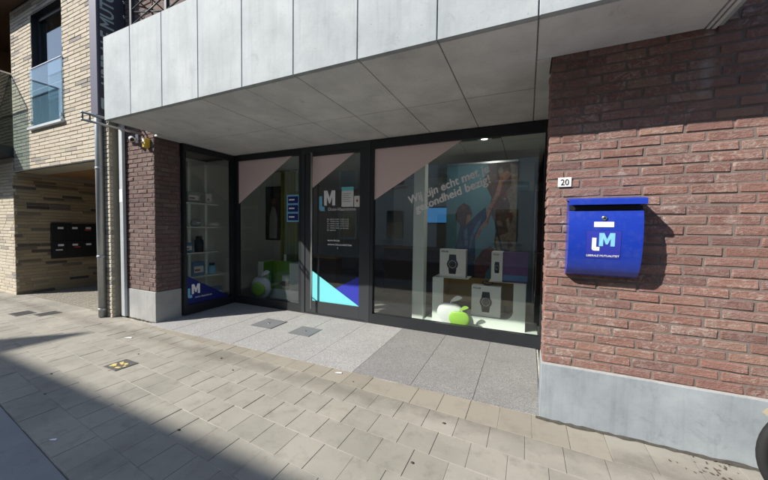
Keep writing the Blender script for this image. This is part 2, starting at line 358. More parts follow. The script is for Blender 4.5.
# ------------------------------------------------------------------ brickwork
def brick_variant(L, H, D, i, bev=.006, jit=.0035):
    rr = random.Random(i * 31 + int(L * 1000)); vs, fs = chamfer((-L / 2, -D / 2, -H / 2), (L / 2, D / 2, H / 2), bev)
    vs = [(x + rr.uniform(-jit, jit), y + rr.uniform(-jit, jit) * .8, z + rr.uniform(-jit, jit)) for x, y, z in vs]; return vs, fs
BV = {}
def bmesh_of(L, H, D, mat, i, bev, jit):
    k = (round(L, 3), H, D, mat, i)
    if k not in BV:
        m = MB(); m.add(*brick_variant(L, H, D, i, bev, jit)); m.mat(mat); m.mi = [0] * len(m.f); BV[k] = m.mesh('brick')
    return BV[k]
class Brickwork:
    """collects the bricks of one building: the 300 that show largest become pieces, the rest one mass"""
    def __init__(s): s.items = []
    def wall(s, parent, O, xd, L, H, mat, blen, bh, pitch_h, joint=.009, depth=.05, holes=(), jit=.0042, bev=.0075, first=None, random_bond=False, z_min=0, face=.006):
        # O: lower left corner of the brick face, xd: run along the wall; the outward normal is xd x z
        O, xd = Vector(O), Vector(xd).normalized(); n = xd.cross(Vector((0, 0, 1))); k = 0; rr = random.Random(int(abs(O.x * 91 + O.y * 13 + L * 7) * 10))
        z = 0; lens = [blen, blen, blen, blen * .97]
        while z + bh <= H + .001:
            x = -(blen / 2 + joint / 2) * (k % 2) - rr.uniform(0, .045) if not random_bond else -rr.uniform(0, blen)
            while x < L - .02:
                b = blen
                b += 0 if random_bond or x < 0 else rr.choice((-.012, 0, 0, .008))
                a0, a1 = max(x, 0), min(x + b, L)
                segs = [(a0, a1)]
                for hx0, hx1, hz0, hz1 in holes:
                    if z + bh > hz0 + .02 and z < hz1 - .02:
                        new = []
                        for p, q in segs:
                            if q <= hx0 or p >= hx1: new.append((p, q))
                            else:
                                if p < hx0: new.append((p, hx0))
                                if q > hx1: new.append((hx1, q))
                        segs = new
                for p, q in segs:
                    if q - p > .03:
                        c = O + xd * (p + q) / 2 + Vector((0, 0, z + bh / 2)) - n * (depth / 2) + n * rr.uniform(.0, .0035)
                        f0 = O + xd * p + Vector((0, 0, z)); s.items.append((seen_area(f0, f0 + xd * (q - p), f0 + Vector((0, 0, bh))), parent, c, xd, round(q - p, 2) if abs(q - p - blen) > .002 else blen, bh, depth, mat, rr.randrange(5), bev, jit, rr.uniform(-.008, .008)))
                x += b + joint
            z += pitch_h; k += 1
    def finish(s, limit=300, name='brick', rest_parent=None):
        s.items.sort(key=lambda t: -t[0]); rest = {}
        for i, (ar, par, c, xd, L, H, D, mat, v, bev, jit, tilt) in enumerate(s.items):
            ang = math.atan2(xd.y, xd.x); M = Matrix.Translation(c) @ Matrix.Rotation(ang, 4, 'Z') @ Matrix.Rotation(tilt, 4, 'Y')
            if i < limit and ar > 0:
                o = link(name, bmesh_of(L, H, D, mat, v, bev, jit), par); M2 = M.copy(); M2.translation -= off(par); o.matrix_basis = M2
            else:
                m = rest.setdefault(mat, MB()); vs, fs = brick_variant(L, H, D, v, bev, jit); m.add([M @ Vector(p) for p in vs], fs)
        big = MB()
        for mat, m in rest.items():
            big.mat(mat); big.add(m.v, m.f)
        if big.v: tag(big.build('brickwork', None, rest_parent), kind='stuff')

# ================================================================== GROUND
YW = 2.861                                                 # face of the red brick wall
ZS = 2.916                                                 # underside of the balcony
YG = 4.43                                                  # shop window plane
g = MB(); g.box(-60, 60, -60, 1.5, -.5, -.020); tag(g.build('road', 'asphalt'), kind='structure')
def rowline(i, X):                                         # edges of the paving rows: they drift off the facade towards the kerb
    y = 2.645 - .2555 * i; b = -.048 - .006 * i; return y + b * (X + 2)
def kerb_y(X): return rowline(7, X)
pave = MB(); pave.prism([(-26, kerb_y(-26) if False else 2.7, -.0038), (-26, .9 + .09 * 3.2 * 1.0, -.0038), (-12, rowline(7, -12) + .0, -.0038), (4.5, rowline(7, 4.5), -.0038), (12, .45, -.0038), (12, 2.95, -.0038), (-26, 2.95, -.0038)], (0, 0, -.3))
pave = pave.build('pavement', 'joint_sand'); tag(pave, kind='structure')
gb = MB(); gb.box(-26, 12, 2.70, 16, -.32, -.012); tag(gb.build('ground', 'joint_sand'), kind='structure')
items = []
GOLD = (-4.165, -3.925, 1.80, 2.02)
def paver_piece(x0, x1, ya, yb, mat, z):                   # ya / yb: functions giving the near and far edge
    gp = .0015
    q = [(x0 + gp, ya(x0) + gp), (x1 - gp, ya(x1) + gp), (x1 - gp, yb(x1) - gp), (x0 + gp, yb(x0) - gp)]
    items.append((seen_area((*q[0], 0), (*q[1], 0), (*q[3], 0)), q, mat, z))
rp = random.Random(3)
PB = .2475
for i in range(7):
    nx = int(17 / PB)
    for k in range(nx):
        x0 = -12.6 + k * PB + (PB / 2 if i % 2 else 0) + .02 * i
        if x0 > 4: continue
        paver_piece(x0, x0 + PB, lambda X, i=i: rowline(i + 1, X), lambda X, i=i: rowline(i, X), 'paver', rp.uniform(-.0016, .0016))
for k in range(int(17 / PB)):                              # row laid along the facade
    x0 = -12.55 + k * PB
    if x0 > 4: continue
    top = 2.882 if -5.3 < x0 < .1 else (2.855 if x0 > 0 else 2.93)
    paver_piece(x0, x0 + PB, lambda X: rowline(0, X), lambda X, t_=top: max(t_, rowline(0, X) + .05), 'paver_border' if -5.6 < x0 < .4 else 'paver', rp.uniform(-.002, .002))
items.sort(key=lambda t: -t[0]); restp = MB()
for i, (ar, q, mat, z) in enumerate(items):
    m = MB() if i < 300 else restp
    cx = sum(p[0] for p in q) / 4; cy_ = sum(p[1] for p in q) / 4; e = .0014; tz = z; tl = rp.uniform(-.0012, .0012)
    top = [(x + (e if x < cx else -e), y + (e if y < cy_ else -e), tz + tl * (1 if x < cx else -1)) for x, y in q]
    mid = [(x, y, tz - e + tl * (1 if x < cx else -1)) for x, y in q]; bot = [(x, y, -.02) for x, y in q]
    m.mat(mat); m.add(top + mid + bot, [(0, 1, 2, 3)] + [(a + 4, (a + 1) % 4 + 4, (a + 1) % 4, a) for a in range(4)] + [(a + 8, (a + 1) % 4 + 8, (a + 1) % 4 + 4, a + 4) for a in range(4)])
    if i < 300: m.build('paver', None, pave, origin=(cx, cy_, 0))
tag(restp.build('paving', None, pave), kind='stuff')
gut = MB(); gut.prism([(-14, rowline(7, -14) - .006, -.010), (6, rowline(7, 6) - .006, -.010), (6, -.6, -.010), (-14, .6, -.010)], (0, 0, -.1)); tag(gut.build('gutter', 'gutter_concrete'), kind='structure')
m = MB(); m.prism([(-4.35, 1.045, -.0095), (-4.10, 1.025, -.0095), (-4.12, .90, -.0095), (-4.36, .92, -.0095)], (0, 0, .0025)); m.build('yellow_mark', 'gold', bpy.data.objects['gutter'])
# granite floor of the shop recess
def gz(Y): return .004 + max(0, Y - 2.885) * .026
gran = MB(); gran.prism([(-5.4, 2.885, -.012), (.16, 2.885, -.012), (.16, 4.46, .034), (-5.4, 4.46, .034)], (0, 0, -.25)); gran = gran.build('entrance_floor', 'joint_sand'); tag(gran, kind='structure')
gx = [-5.36, -4.74, -4.13, -3.5, -2.9, -2.29, -1.67, -1.015, -.415, .135]
for a, b in zip(gx, gx[1:]):
    for y0, y1 in ((2.886, 4.43),):
        m = MB(); g_ = .0025; tl = rp.uniform(-.001, .001)
        m.prism([(a + g_, y0 + g_, gz(y0) + tl), (b - g_, y0 + g_, gz(y0) - tl), (b - g_, y1 - g_, gz(y1) - tl), (a + g_, y1 - g_, gz(y1) + tl)], (0, 0, -.03)); m.build('granite_slab', 'granite' if a < -1.7 else 'granite_no_glare', gran, origin=((a + b) / 2, 3.6, .02))  # left slabs lighter: sun reflected off the glass put into the stone tone
for q, lab in (((-3.86, -3.45, 3.52, 3.89), 'dark square access cover set in the granite, left of the two'), ((-3.1, -2.735, 3.50, 3.83), 'dark square access cover set in the granite in front of the shop door')):
    r = thing('access_cover', lab, 'access cover', ((q[0] + q[1]) / 2, (q[2] + q[3]) / 2, gz(q[2])), 'covers in the entrance floor')
    z0 = gz(q[2]) + .001; z1 = gz(q[3]) + .001
    def sl_(x0, x1, y0, y1, h): return [(x0, y0, gz(y0) + h), (x1, y0, gz(y0) + h), (x1, y1, gz(y1) + h), (x0, y1, gz(y1) + h)]
    m = MB(); m.prism(sl_(*q, .004), (0, 0, -.02)); m.build('frame', 'steel', r)
    m = MB(); m.prism(sl_(q[0] + .012, q[1] - .012, q[2] + .012, q[3] - .012, .0065), (0, 0, -.02)); m.build('lid', 'lid_stone', r)
    m = MB(); xm, ym = (q[0] + q[1]) / 2, (q[2] + q[3]) / 2; m.lathe([(.018, gz(ym) + .0066), (.018, gz(ym) + .009)], (xm, ym, 0), 12); m.build('lifting_eye', 'steel', r)
# gold tile, drain grates, litter
r = thing('decorated_tile', 'dark paving tile with yellow pattern set into the pavement', 'tile', (-4.045, 1.91, 0)); x0, x1, y0, y1 = GOLD
part('plate', 'iron', r, (x0, x1, y0, y1, -.004, .0055), bev=.001); m = MB(); rg = random.Random(5)
for k in range(13):
    a, b = rg.uniform(x0 + .03, x1 - .03), rg.uniform(y0 + .04, y1 - .04); n = 6; m.prism([(a + rg.uniform(.008, .03) * math.cos(6.283 * j / n), b + rg.uniform(.008, .026) * math.sin(6.283 * j / n), .0062 + k * .00005) for j in range(n)], (0, 0, .0012))
m.build('yellow_pattern', 'gold', r)
for (x0, x1, y0, y1), lab in (((-8.02, -7.70, 2.17, 2.42), 'iron drain grate in the pavement, the one nearer the tan brick wall'), ((-7.60, -7.36, 2.34, 2.62), 'iron drain grate in the pavement, the one nearer the downpipe')):
    r = thing('drain_grate', lab, 'drain', ((x0 + x1) / 2, (y0 + y1) / 2, 0), 'drain grates before the passage')
    part('frame', 'iron', r, (x0, x1, y0, y0 + .02, -.004, .006), (x0, x1, y1 - .02, y1, -.004, .006), (x0, x0 + .02, y0 + .02, y1 - .02, -.004, .006), (x1 - .02, x1, y0 + .02, y1 - .02, -.004, .006)); part('pit', 'gum', r, (x0 + .02, x1 - .02, y0 + .02, y1 - .02, -.004, .0033))
    for k in range(7): xx = x0 + .03 + k * (x1 - x0 - .06) / 7; part('bar', 'iron', r, (xx + .006, xx + .022, y0 + .02, y1 - .02, -.003, .0055))
for (x, y, w, d, a, lab) in ((-1.79, 2.80, .075, .03, .3, 'white paper scrap on the border row of pavers'), (-.66, 1.58, .05, .03, 1.0, 'small white paper scrap near the bottom edge of the picture'), (-3.05, 1.02, .05, .022, .5, 'small white paper scrap lying in the shade'), (-4.93, 2.42, .10, .04, .4, 'flat white scrap on the pavers before the left pier')):
    c, s_ = math.cos(a), math.sin(a); q = [(x + c * u * w / 2 - s_ * v * d / 2, y + s_ * u * w / 2 + c * v * d / 2, .0055 + (u * v) * .003) for u, v in ((-1, -.6), (-.2, -1), (1, -.7), (.8, .8), (-.3, 1), (-.9, .7))]
    m = MB(); m.prism(q, (0, 0, .0015)); tag(m.build('paper_scrap', 'white_plastic', None, origin=(x, y, .005)), lab, 'litter')
m = MB(); rg = random.Random(9)
for k in range(34):
    x = rg.gauss(1.15, .10); y = rg.uniform(2.62, 2.82); s_ = rg.uniform(.006, .016); a = rg.uniform(0, 3.1); c, n = math.cos(a) * s_, math.sin(a) * s_
    m.add([(x - c, y - n, .007), (x + n * .4, y - c * .4, .010), (x + c, y + n, .008), (x - n * .4, y + c * .4, .006)], [(0, 1, 2, 3)])
tag(m.build('leaf_litter', 'leaf_dry'), 'scattered dry leaf bits along the foot of the grey plinth', 'leaves', kind='stuff')
m = MB(); rq = random.Random(21)
for xa, xb, yy, nseg in ((.10, 2.6, YW - .016, 60), (-6.44, -5.30, 2.972, 30)):
    pr = None
    for i in range(nseg + 1):
        x = xa + (xb - xa) * i / nseg; w = rq.uniform(.006, .028) * (1.6 if rq.random() < .2 else 1); h = rq.uniform(.004, .016); cur = [(x, yy - w, .0035), (x, yy - w * .3, .0055), (x, yy - .0012, .004 + h), (x, yy + .004, .004 + h)]
        if pr: m.add(pr + cur, [(j, j + 1, 5 + j, 4 + j) for j in range(3)])
        pr = cur
tag(m.build('joint_grime', 'grime', pave), kind='stuff')
m = MB()
for k in range(14): x, y = rg.uniform(-4.5, 1), rg.uniform(1.2, 2.8); m.lathe([(rg.uniform(.008, .016), .0035), (.004, .0055)], (x, y, 0), 9, 1, rg.uniform(.6, 1))
tag(m.build('gum_spots', 'gum', pave), kind='stuff')

# ================================================================== SHOP BUILDING
shop = thing('shop_building', 'red brick shop building with concrete balcony above a recessed glass shopfront', 'building', (0, 2.861, 0))
BW = Brickwork()
# right wall
wr = part('brick_wall', 'mortar_grey', shop, (.142, 3.4, YW + .0040, 3.15, .469, 5.2), (.235, 3.4, 3.15, 4.50, .469, 5.2), origin=(1, 3, 0))
PH, BL, BH = .0705, .241, .0615
BW.wall(wr, (.136, YW, .474), (1, 0, 0), 2.6, 3.75, 'brick_red', BL, BH, PH)
BW.wall(wr, (.136, 3.148, .474), (0, -1, 0), .285, 2.42, 'brick_red', BL, BH, PH)
BW.wall(wr, (.226, 4.385, .474), (0, -1, 0), 1.23, 2.42, 'brick_red', BL, BH, PH)
pl = part('plinth', 'bluestone', shop, (.128, 3.4, YW - .014, 3.16, -.2, .4635), (.228, 3.4, 3.16, 4.49, -.2, .4635), bev=.004, origin=(1, 3, 0))
part('plinth_cap_joint', 'cap_joint', shop, (.133, 3.4, YW - .009, 3.155, .4635, .4715))
# left pier
XP, YP = -5.30, 2.985
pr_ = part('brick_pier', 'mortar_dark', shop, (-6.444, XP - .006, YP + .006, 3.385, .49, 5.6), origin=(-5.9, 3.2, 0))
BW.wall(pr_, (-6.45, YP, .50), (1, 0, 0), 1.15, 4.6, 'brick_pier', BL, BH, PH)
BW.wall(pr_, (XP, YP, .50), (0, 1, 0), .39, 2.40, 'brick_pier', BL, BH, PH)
part('plinth', 'plinth_grey', shop, (-6.46, XP + .012, YP - .012, 3.38, -.2, .492), bev=.004, origin=(-5.9, 3.2, 0))
BW.finish(300, 'brick', shop)
# upper wall behind the balcony
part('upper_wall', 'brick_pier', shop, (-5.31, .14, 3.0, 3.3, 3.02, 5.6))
for x0, x1 in ((-4.45, -3.1), (-2.2, -.6)):
    w = part('window', 'anthracite', shop, (x0, x1, 2.965, 3.02, 3.95, 5.3)); part('pane', 'glass_coated', w, (x0 + .07, x1 - .07, 2.955, 2.964, 4.02, 5.23))
# balcony
YB = 2.275; bal = part('balcony', 'concrete_soffit', shop, (-5.06, 1.085, YB + .045, YW - .005, ZS + .035, 3.93), (-5.25, .13, YW - .005, 4.515, ZS + .035, 3.02), (.13, .234, 3.155, 4.515, ZS + .035, 3.3), origin=(-2, 3, 3))
fj = [-5.10, -4.50, -3.872, -3.248, -2.60, -1.96, -1.30, -.638, .026, 1.10]
for a, b in zip(fj, fj[1:]):
    part('fascia_panel', 'concrete_fascia', bal, (a + .0035, b - .0035, YB, YB + .04, ZS, 3.985), bev=.004, origin=((a + b) / 2, YB, 3.4))
    for y0, y1 in ((YB + .044, 3.40), (3.407, 4.41)):
        bb = min(b, .128) if y1 > YW else b
        if b > .5:
            if y0 < 2.5: part('soffit_panel', 'concrete_soffit', bal, (a + .004, b - .06, y0, YW - .006, ZS, ZS + .03), bev=.003, origin=((a + b) / 2, 2.6, ZS))
            if y0 > 2.5 : part('soffit_panel', 'concrete_soffit', bal, (a + .004, .134, YW + .002, 3.15, ZS, ZS + .03), (a + .004, .234, 3.151, 4.41, ZS, ZS + .03), bev=.003, origin=(.08, 3.4, ZS))
            continue
        aa = max(a, -5.10 if y0 < 2.98 else -5.29)
        part('soffit_panel', 'concrete_soffit', bal, (aa + .005, bb - .005, y0 + .002, y1 - .002, ZS + random.Random(int(a * 97 + y0 * 31)).uniform(0, .002), ZS + .03), bev=.003, origin=((a + b) / 2, (y0 + y1) / 2, ZS))
part('soffit_panel', 'concrete_soffit', bal, (-5.293, -5.102, 2.99, 3.40, ZS + .001, ZS + .03), bev=.003); part('soffit_panel', 'concrete_soffit', bal, (-5.293, -5.102, 3.407, 4.41, ZS + .001, ZS + .03), bev=.003)
part('drip_edge', 'concrete_soffit', bal, (1.048, 1.066, YB + .044, YW - .006, ZS - .006, ZS + .03), (1.076, 1.098, YB + .044, YW - .006, ZS - .012, ZS + .03))
part('end_panel', 'concrete_fascia', bal, (-5.098, -5.062, YB + .043, 2.975, ZS, 3.985), bev=.003); part('end_panel', 'concrete_fascia', bal, (1.102, 1.135, YB + .043, YW - .004, ZS, 3.985), bev=.003)
part('coping', 'concrete_fascia', bal, (-5.10, 1.10, YB + .042, YB + .25, 3.931, 3.982))
# railing on the balcony
rail = thing('balcony_railing', 'dark metal railing with crossed bars on top of the concrete balcony', 'railing', (-4.8, 2.42, 3.98))
for k in range(9):
    x = -4.72 + k * .72; m = MB(); m.box(x - .02, x + .02, 2.40, 2.44, 3.975, 4.95); m.build('post', 'rail_metal', rail)
for z in (4.07, 4.9): part('rail', 'rail_metal', rail, (-4.95, 1.05, 2.402, 2.438, z, z + .03))
for k in range(8):
    x = -4.72 + k * .72
    for q in range(4):
        z = 4.12 + q * .19
        for (za, zb) in ((z, z + .17), (z + .17, z)):
            m = MB(); m.tube([(x + .02, 2.42 + (.008 if za > zb else -.008), za), (x + .70, 2.42 + (.008 if za > zb else -.008), zb)], .009, 6); m.build('diagonal_bar', 'rail_metal', rail)
# left return of the railing
for q in range(4):
    z = 4.12 + q * .19
    for (za, zb) in ((z, z + .17), (z + .17, z)):
        m = MB(); m.tube([(-4.95 + (.008 if za > zb else -.008), 2.44, za), (-4.95 + (.008 if za > zb else -.008), 2.97, zb)], .009, 6); m.build('diagonal_bar', 'rail_metal', rail)
# interior shell
part('interior_wall', 'plaster', shop, (-7.4, .75, 10.0, 10.2, -.1, 2.95), origin=(-3, 10, 0)); part('interior_wall', 'plaster', shop, (-6.35, -6.25, 3.39, 10.2, -.1, 2.95), origin=(-6.3, 6, 0)); part('interior_wall', 'plaster', shop, (.75, .9, 4.51, 10.2, -.1, 2.95), origin=(.8, 7, 0)); part('interior_wall', 'plaster', shop, (-7.4, -6.45, 3.39, 3.45, -.1, 2.95), origin=(-7, 3.4, 0))
part('roof', 'concrete_soffit', shop, (-7.5, .9, 4.52, 10.2, 2.96, 3.1), (-7.5, -5.30, 3.39, 4.52, 2.96, 3.1), (-5.31, 3.4, 3.32, 10.2, 5.5, 5.6))
tag(part('shop_floor', 'shop_floor', None, (-7.4, .75, 4.47, 10.0, -.2, .035), (-7.4, -5.32, 3.45, 4.47, -.2, .0348)), kind='structure')
cel = part('ceiling', 'mortar_dark', shop, (-7.4, .75, 4.52, 10.0, 2.90, 2.94), (-7.4, -5.32, 3.45, 4.52, 2.90, 2.94))
for i in range(13):
    for j in range(9):
        x0 = -7.1 + i * .61; y0 = 4.54 + j * .61
        if x0 + .6 < .75 and not (abs(x0 + .3 - -.62) < .31 and j == 0): part('ceiling_tile', 'ceiling_tile', cel, (x0 + .004, x0 + .604, y0 + .004, y0 + .604, 2.888, 2.8995), origin=(x0 + .3, y0 + .3, 2.89))
        elif x0 + .6 < .75: part('ceiling_tile', 'ceiling_tile', cel, (x0 + .004, x0 + .604, y0 + .004, y0 + .24, 2.888, 2.8995), (x0 + .004, x0 + .604, y0 + .42, y0 + .604, 2.888, 2.8995), origin=(x0 + .3, y0 + .3, 2.89))
col_ = part('column', 'white_board', shop, (-1.70, -1.51, 4.86, 5.02, .035, 2.888), bev=.004)
part('inner_door', 'white_paint', shop, (.10, .12, 6.3, 7.2, .04, 2.35))
# ------------------------------------------------------------------ glazing
F0, F1 = 4.39, 4.47
def frame_ring(m, x0, x1, z0, z1, w=.05, wb=None, wt=None, y0=F0, y1=F1):
    wb = wb or w; wt = wt or w
    m.box(x0, x1, y0, y1, z0, z0 + wb); m.box(x0, x1, y0, y1, z1 - wt, z1)
    m.box(x0, x0 + w, y0, y1, z0 + wb, z1 - wt); m.box(x1 - w, x1, y0, y1, z0 + wb, z1 - wt)
def decal(name, mat, parent, pts, y=YG - .0075):
    m = MB(); m.prism([(x, y, z) for x, z in pts], (0, .0015, 0)); return m.build(name, mat, parent)
ZB, ZT = .045, 2.905
w1 = MB(); frame_ring(w1, -5.20, -3.60, ZB, ZT, .05, .15, .10); w1 = w1.build('window', 'anthracite', shop, origin=(-4.4, 4.43, 0)); tag(w1, 'front pane left of the shop door with pink triangle')
part('pane', 'glass', w1, (-5.15, -3.65, YG - .005, YG + .005, ZB + .15, ZT - .10))
decal('pink_triangle', 'pink_vinyl', w1, [(-5.143, 2.803), (-3.83, 2.803), (-5.143, 1.985)])
st = decal('sticker', 'sky_vinyl', w1, [(-3.945, 1.64), (-3.665, 1.64), (-3.665, 2.12), (-3.945, 2.12)])
for k in range(3):
    z = 1.665 + k * .152; decal('icon', 'navy_vinyl', w1, [(-3.92, z), (-3.69, z), (-3.69, z + .12), (-3.92, z + .12)], YG - .0092)
    decal('icon_mark', 'white_vinyl', w1, [(-3.895, z + .05), (-3.77, z + .05), (-3.77, z + .075), (-3.895, z + .075)], YG - .011)
door = MB(); frame_ring(door, -3.597, -2.255, ZB - .01, ZT, .075, .03, .10); door.box(-3.520, -3.395, F0 + .012, F1, ZB + .025, ZT - .102); door.box(-2.445, -2.332, F0 + .012, F1, ZB + .025, ZT - .102); door.box(-3.393, -2.447, F0 + .012, F1, ZB + .025, .275); door.box(-3.393, -2.447, F0 + .012, F1, 2.755, ZT - .102)
door = door.build('door', 'anthracite_lit', shop, origin=(-3, 4.43, 0)); tag(door, 'dark framed glass shop door with pink, turquoise and blue triangles')
part('pane', 'glass', door, (-3.393, -2.447, YG - .005, YG + .005, .275, 2.755))
decal('pink_triangle', 'pink_vinyl', door, [(-3.391, 2.753), (-2.56, 2.753), (-3.391, 2.215)])
decal('turquoise_triangle', 'turquoise_vinyl', door, [(-3.391, .277), (-2.449, .277), (-3.391, .80)]); decal('blue_triangle', 'blue_vinyl', door, [(-2.449, .280), (-2.449, .765), (-2.90, .53)], YG - .0092)
hb = MB(); hb.tube([(-3.335, F0 - .055, .16), (-3.335, F0 - .055, 2.80)], .017, 14)
for z in (.35, 1.5, 2.6): hb.tube([(-3.335, F0 - .055, z), (-3.40, F0 + .014, z)], .009, 8)
hb.build('handle', 'steel', door)
LX, LU = Vector((1, 0, 0)), Vector((0, 0, 1)); yd = YG - .0085
logo(door, (-3.24, yd, 1.825), LX, LU, .25, 'sky_vinyl', 'white_vinyl')
lettering('lettering', 'Oost-Vlaanderen', door, 'white_vinyl', (-3.06, yd, 1.828), LX, LU, width=.53, bold=-.002)
for k, s_ in enumerate(('Ma  09.00-12.00  13.30-16.30', 'Di   09.00-12.00  13.30-16.30', 'Wo 09.00-12.00  13.30-16.30', 'Do  09.00-12.00  13.30-18.00', 'Vr   09.00-12.00  op afspraak', 'Za  gesloten')):
    lettering('lettering', s_, door, 'white_vinyl', (-3.075, yd, 1.675 - k * .036), LX, LU, height=.020, width=.42 if k < 5 else .17, bold=.012)
lettering('lettering', 'www.lm.be', door, 'white_vinyl', (-3.065, yd, 1.318), LX, LU, width=.24, height=.034, bold=.02); lettering('lettering', 'www.lmoostvl.be', door, 'white_vinyl', (-3.065, yd, 1.25), LX, LU, width=.47, height=.034, bold=.02); lettering('lettering', 'f', door, 'white_vinyl', (-2.87, yd, 1.19), LX, LU, height=.035, bold=.02)
nt = decal('notice', 'plate_white', door, [(-2.795, 1.89), (-2.57, 1.89), (-2.57, 2.21), (-2.795, 2.21)]); decal('notice_band', 'turquoise_vinyl', nt, [(-2.793, 2.15), (-2.572, 2.15), (-2.572, 2.207), (-2.793, 2.207)], YG - .0092)
for k in range(5): decal('printed_line', 'product_grey', nt, [(-2.77, 1.97 + k * .032), (-2.62 - .03 * (k % 2), 1.97 + k * .032), (-2.62 - .03 * (k % 2), 1.979 + k * .032), (-2.77, 1.979 + k * .032)], YG - .0092)
n2 = decal('notice', 'plate_white', door, [(-2.553, 1.885), (-2.452, 1.885), (-2.452, 2.06), (-2.553, 2.06)], YG - .0112); decal('red_mark', 'red_sticker', n2, [(-2.52, 1.98), (-2.50, 1.955), (-2.48, 1.98), (-2.49, 2.005), (-2.51, 2.005)], YG - .0128)
w2 = MB(); frame_ring(w2, -2.25, .222, ZB, ZT, .055, .155, .13); w2 = w2.build('window', 'anthracite', shop, origin=(-1, 4.43, 0)); tag(w2, 'large front pane right of the shop door with white slogan')
part('pane', 'glass', w2, (-2.195, .167, YG - .005, YG + .005, ZB + .155, ZT - .13)); decal('pink_triangle', 'pink_vinyl', w2, [(-2.193, 2.773), (-.86, 2.773), (-2.193, 1.985)])
p1, p2 = Vector((-1.60, yd, 1.915)), Vector((-.475, yd, 2.325)); d1 = (p2 - p1).normalized(); u1 = Vector((-d1.z, 0, d1.x))
lettering('lettering', 'Wij zijn echt met je', w2, 'white_vinyl', p1, d1, u1, width=1.19, height=.112, bold=.034, shear=.12)
p1, p2 = Vector((-1.50, yd, 1.785)), Vector((-.45, yd, 2.185)); d1 = (p2 - p1).normalized(); u1 = Vector((-d1.z, 0, d1.x))
lettering('lettering', 'gezondheid bezig!', w2, 'white_vinyl', p1, d1, u1, width=1.11, height=.112, bold=.034, shear=.12)
w3 = MB(); X3 = -5.27
w3.box(X3 - .04, X3 + .04, 3.392, 4.387, ZB - .01, .19); w3.box(X3 - .04, X3 + .04, 3.392, 4.387, 2.81, ZT); w3.box(X3 - .04, X3 + .04, 3.392, 3.44, .19, 2.81); w3.box(X3 - .045, X3 + .067, 4.391, 4.465, ZB - .01, ZT); w3.box(X3 - .04, X3 + .04, 4.33, 4.387, .19, 2.81)
w3 = w3.build('window', 'anthracite', shop, origin=(X3, 3.9, 0)); tag(w3, 'side pane beside the left pier with dark blue logo triangle')
part('pane', 'glass', w3, (X3 - .005, X3 + .005, 3.44, 4.33, .19, 2.81))
def sdec(name, mat, pts, x=X3 + .0065):
    m = MB(); m.prism([(x, y, z) for y, z in pts], (.0012, 0, 0)); return m.build(name, mat, w3)
sdec('blue_triangle', 'navy_vinyl', [(3.442, .192), (4.30, .192), (3.442, .70)])
logo(w3, (X3 + .0085, 3.47, .30), (0, 1, 0), (0, 0, 1), .17, 'sky_vinyl', 'white_vinyl'); lettering('lettering', 'oost-vlaanderen', w3, 'white_vinyl', (X3 + .0085, 3.60, .285), (0, 1, 0), (0, 0, 1), width=.32)
# ------------------------------------------------------------------ fixed to the facade
# mailbox
mx0, mx1 = .274, .716
PROF = [(0.0, 1.21), (.055, 1.213), (.10, 1.235), (.135, 1.28), (.16, 1.35), (.175, 1.42), (.183, 1.50), (.184, 1.57), (.178, 1.64), (.167, 1.695)]
def _smooth(P, it=2):
    for _ in range(it):
        Q = [P[0]]
        for a, b in zip(P, P[1:]): Q += [(a[0] * .75 + b[0] * .25, a[1] * .75 + b[1] * .25), (a[0] * .25 + b[0] * .75, a[1] * .25 + b[1] * .75)]
        P = Q + [P[-1]]
    return P
PROF = _smooth(PROF)
def prof_p(z):
    for (a, za), (b, zb) in zip(PROF, PROF[1:]):
        if za <= z <= zb: return a + (b - a) * (z - za) / (zb - za)
    return PROF[-1][0]
mb = thing('mailbox', 'royal blue metal mailbox with curved front on the red brick wall', 'mailbox', (.5, YW, 1.2)); tag(mb, group='')
m = MB(); yb = YW - .004
m.prism([(mx0, yb - p, z) for p, z in PROF] + [(mx0, yb - .10, 1.70), (mx0, yb - .10, 1.76), (mx0, yb, 1.77)], (mx1 - mx0, 0, 0)); body = m.build('body', 'blue_paint', mb)
m = MB(); m.prism([(mx0 - .006, yb, 1.802), (mx0 - .006, yb - .195, 1.780), (mx0 - .006, yb - .207, 1.772), (mx0 - .006, yb - .209, 1.736), (mx0 - .006, yb - .203, 1.736), (mx0 - .006, yb - .200, 1.766), (mx0 - .006, yb, 1.786)], (mx1 - mx0 + .016, 0, 0)); m.build('lid', 'blue_paint', mb)
m = MB(); m.prism([(mx0 + .004, yb - .02, 1.7005), (mx0 + .004, yb - .155, 1.7005), (mx0 + .004, yb - .155, 1.73), (mx0 + .004, yb - .02, 1.76)], (mx1 - mx0 - .008, 0, 0)); m.build('slot', 'ink', mb)
fn = lambda p, e=.0015: Vector((p.x, yb - prof_p(p.z) - e, p.z))
def mdecal(name, mat, x0, x1, z0, z1, e):
    m = MB(); nz = 8; v = []
    for i in range(nz + 1):
        z = z0 + (z1 - z0) * i / nz
        for x in (x0, x1): v.append(fn(Vector((x, 0, z)), e))
    m.add(v, [(2 * i, 2 * i + 1, 2 * i + 3, 2 * i + 2) for i in range(nz)]); return m.build(name, mat, mb)
m = MB(); m.lathe([(.017, 0), (.017, -.008), (.012, -.012)], (.490, yb - prof_p(1.642), 1.642), 18, axis='Y'); m.build('lock', 'steel', mb); m = MB(); m.box(.488, .492, yb - prof_p(1.642) - .0135, yb - prof_p(1.642) - .012, 1.635, 1.649); m.build('keyhole', 'ink', mb)
mdecal('name_plate', 'plate_white', .43, .548, 1.578, 1.615, .002)
mdecal('logo_panel', 'navy_vinyl', .386, .594, 1.352, 1.553, .001); tagl = mdecal('logo_ground', 'blue_vinyl', .388, .592, 1.354, 1.551, .0018)
logo(mb, (.421, 0, 1.408), LX, LU, .094, 'plate_white', 'sky_vinyl', lambda p: fn(p, .003), 1.12)
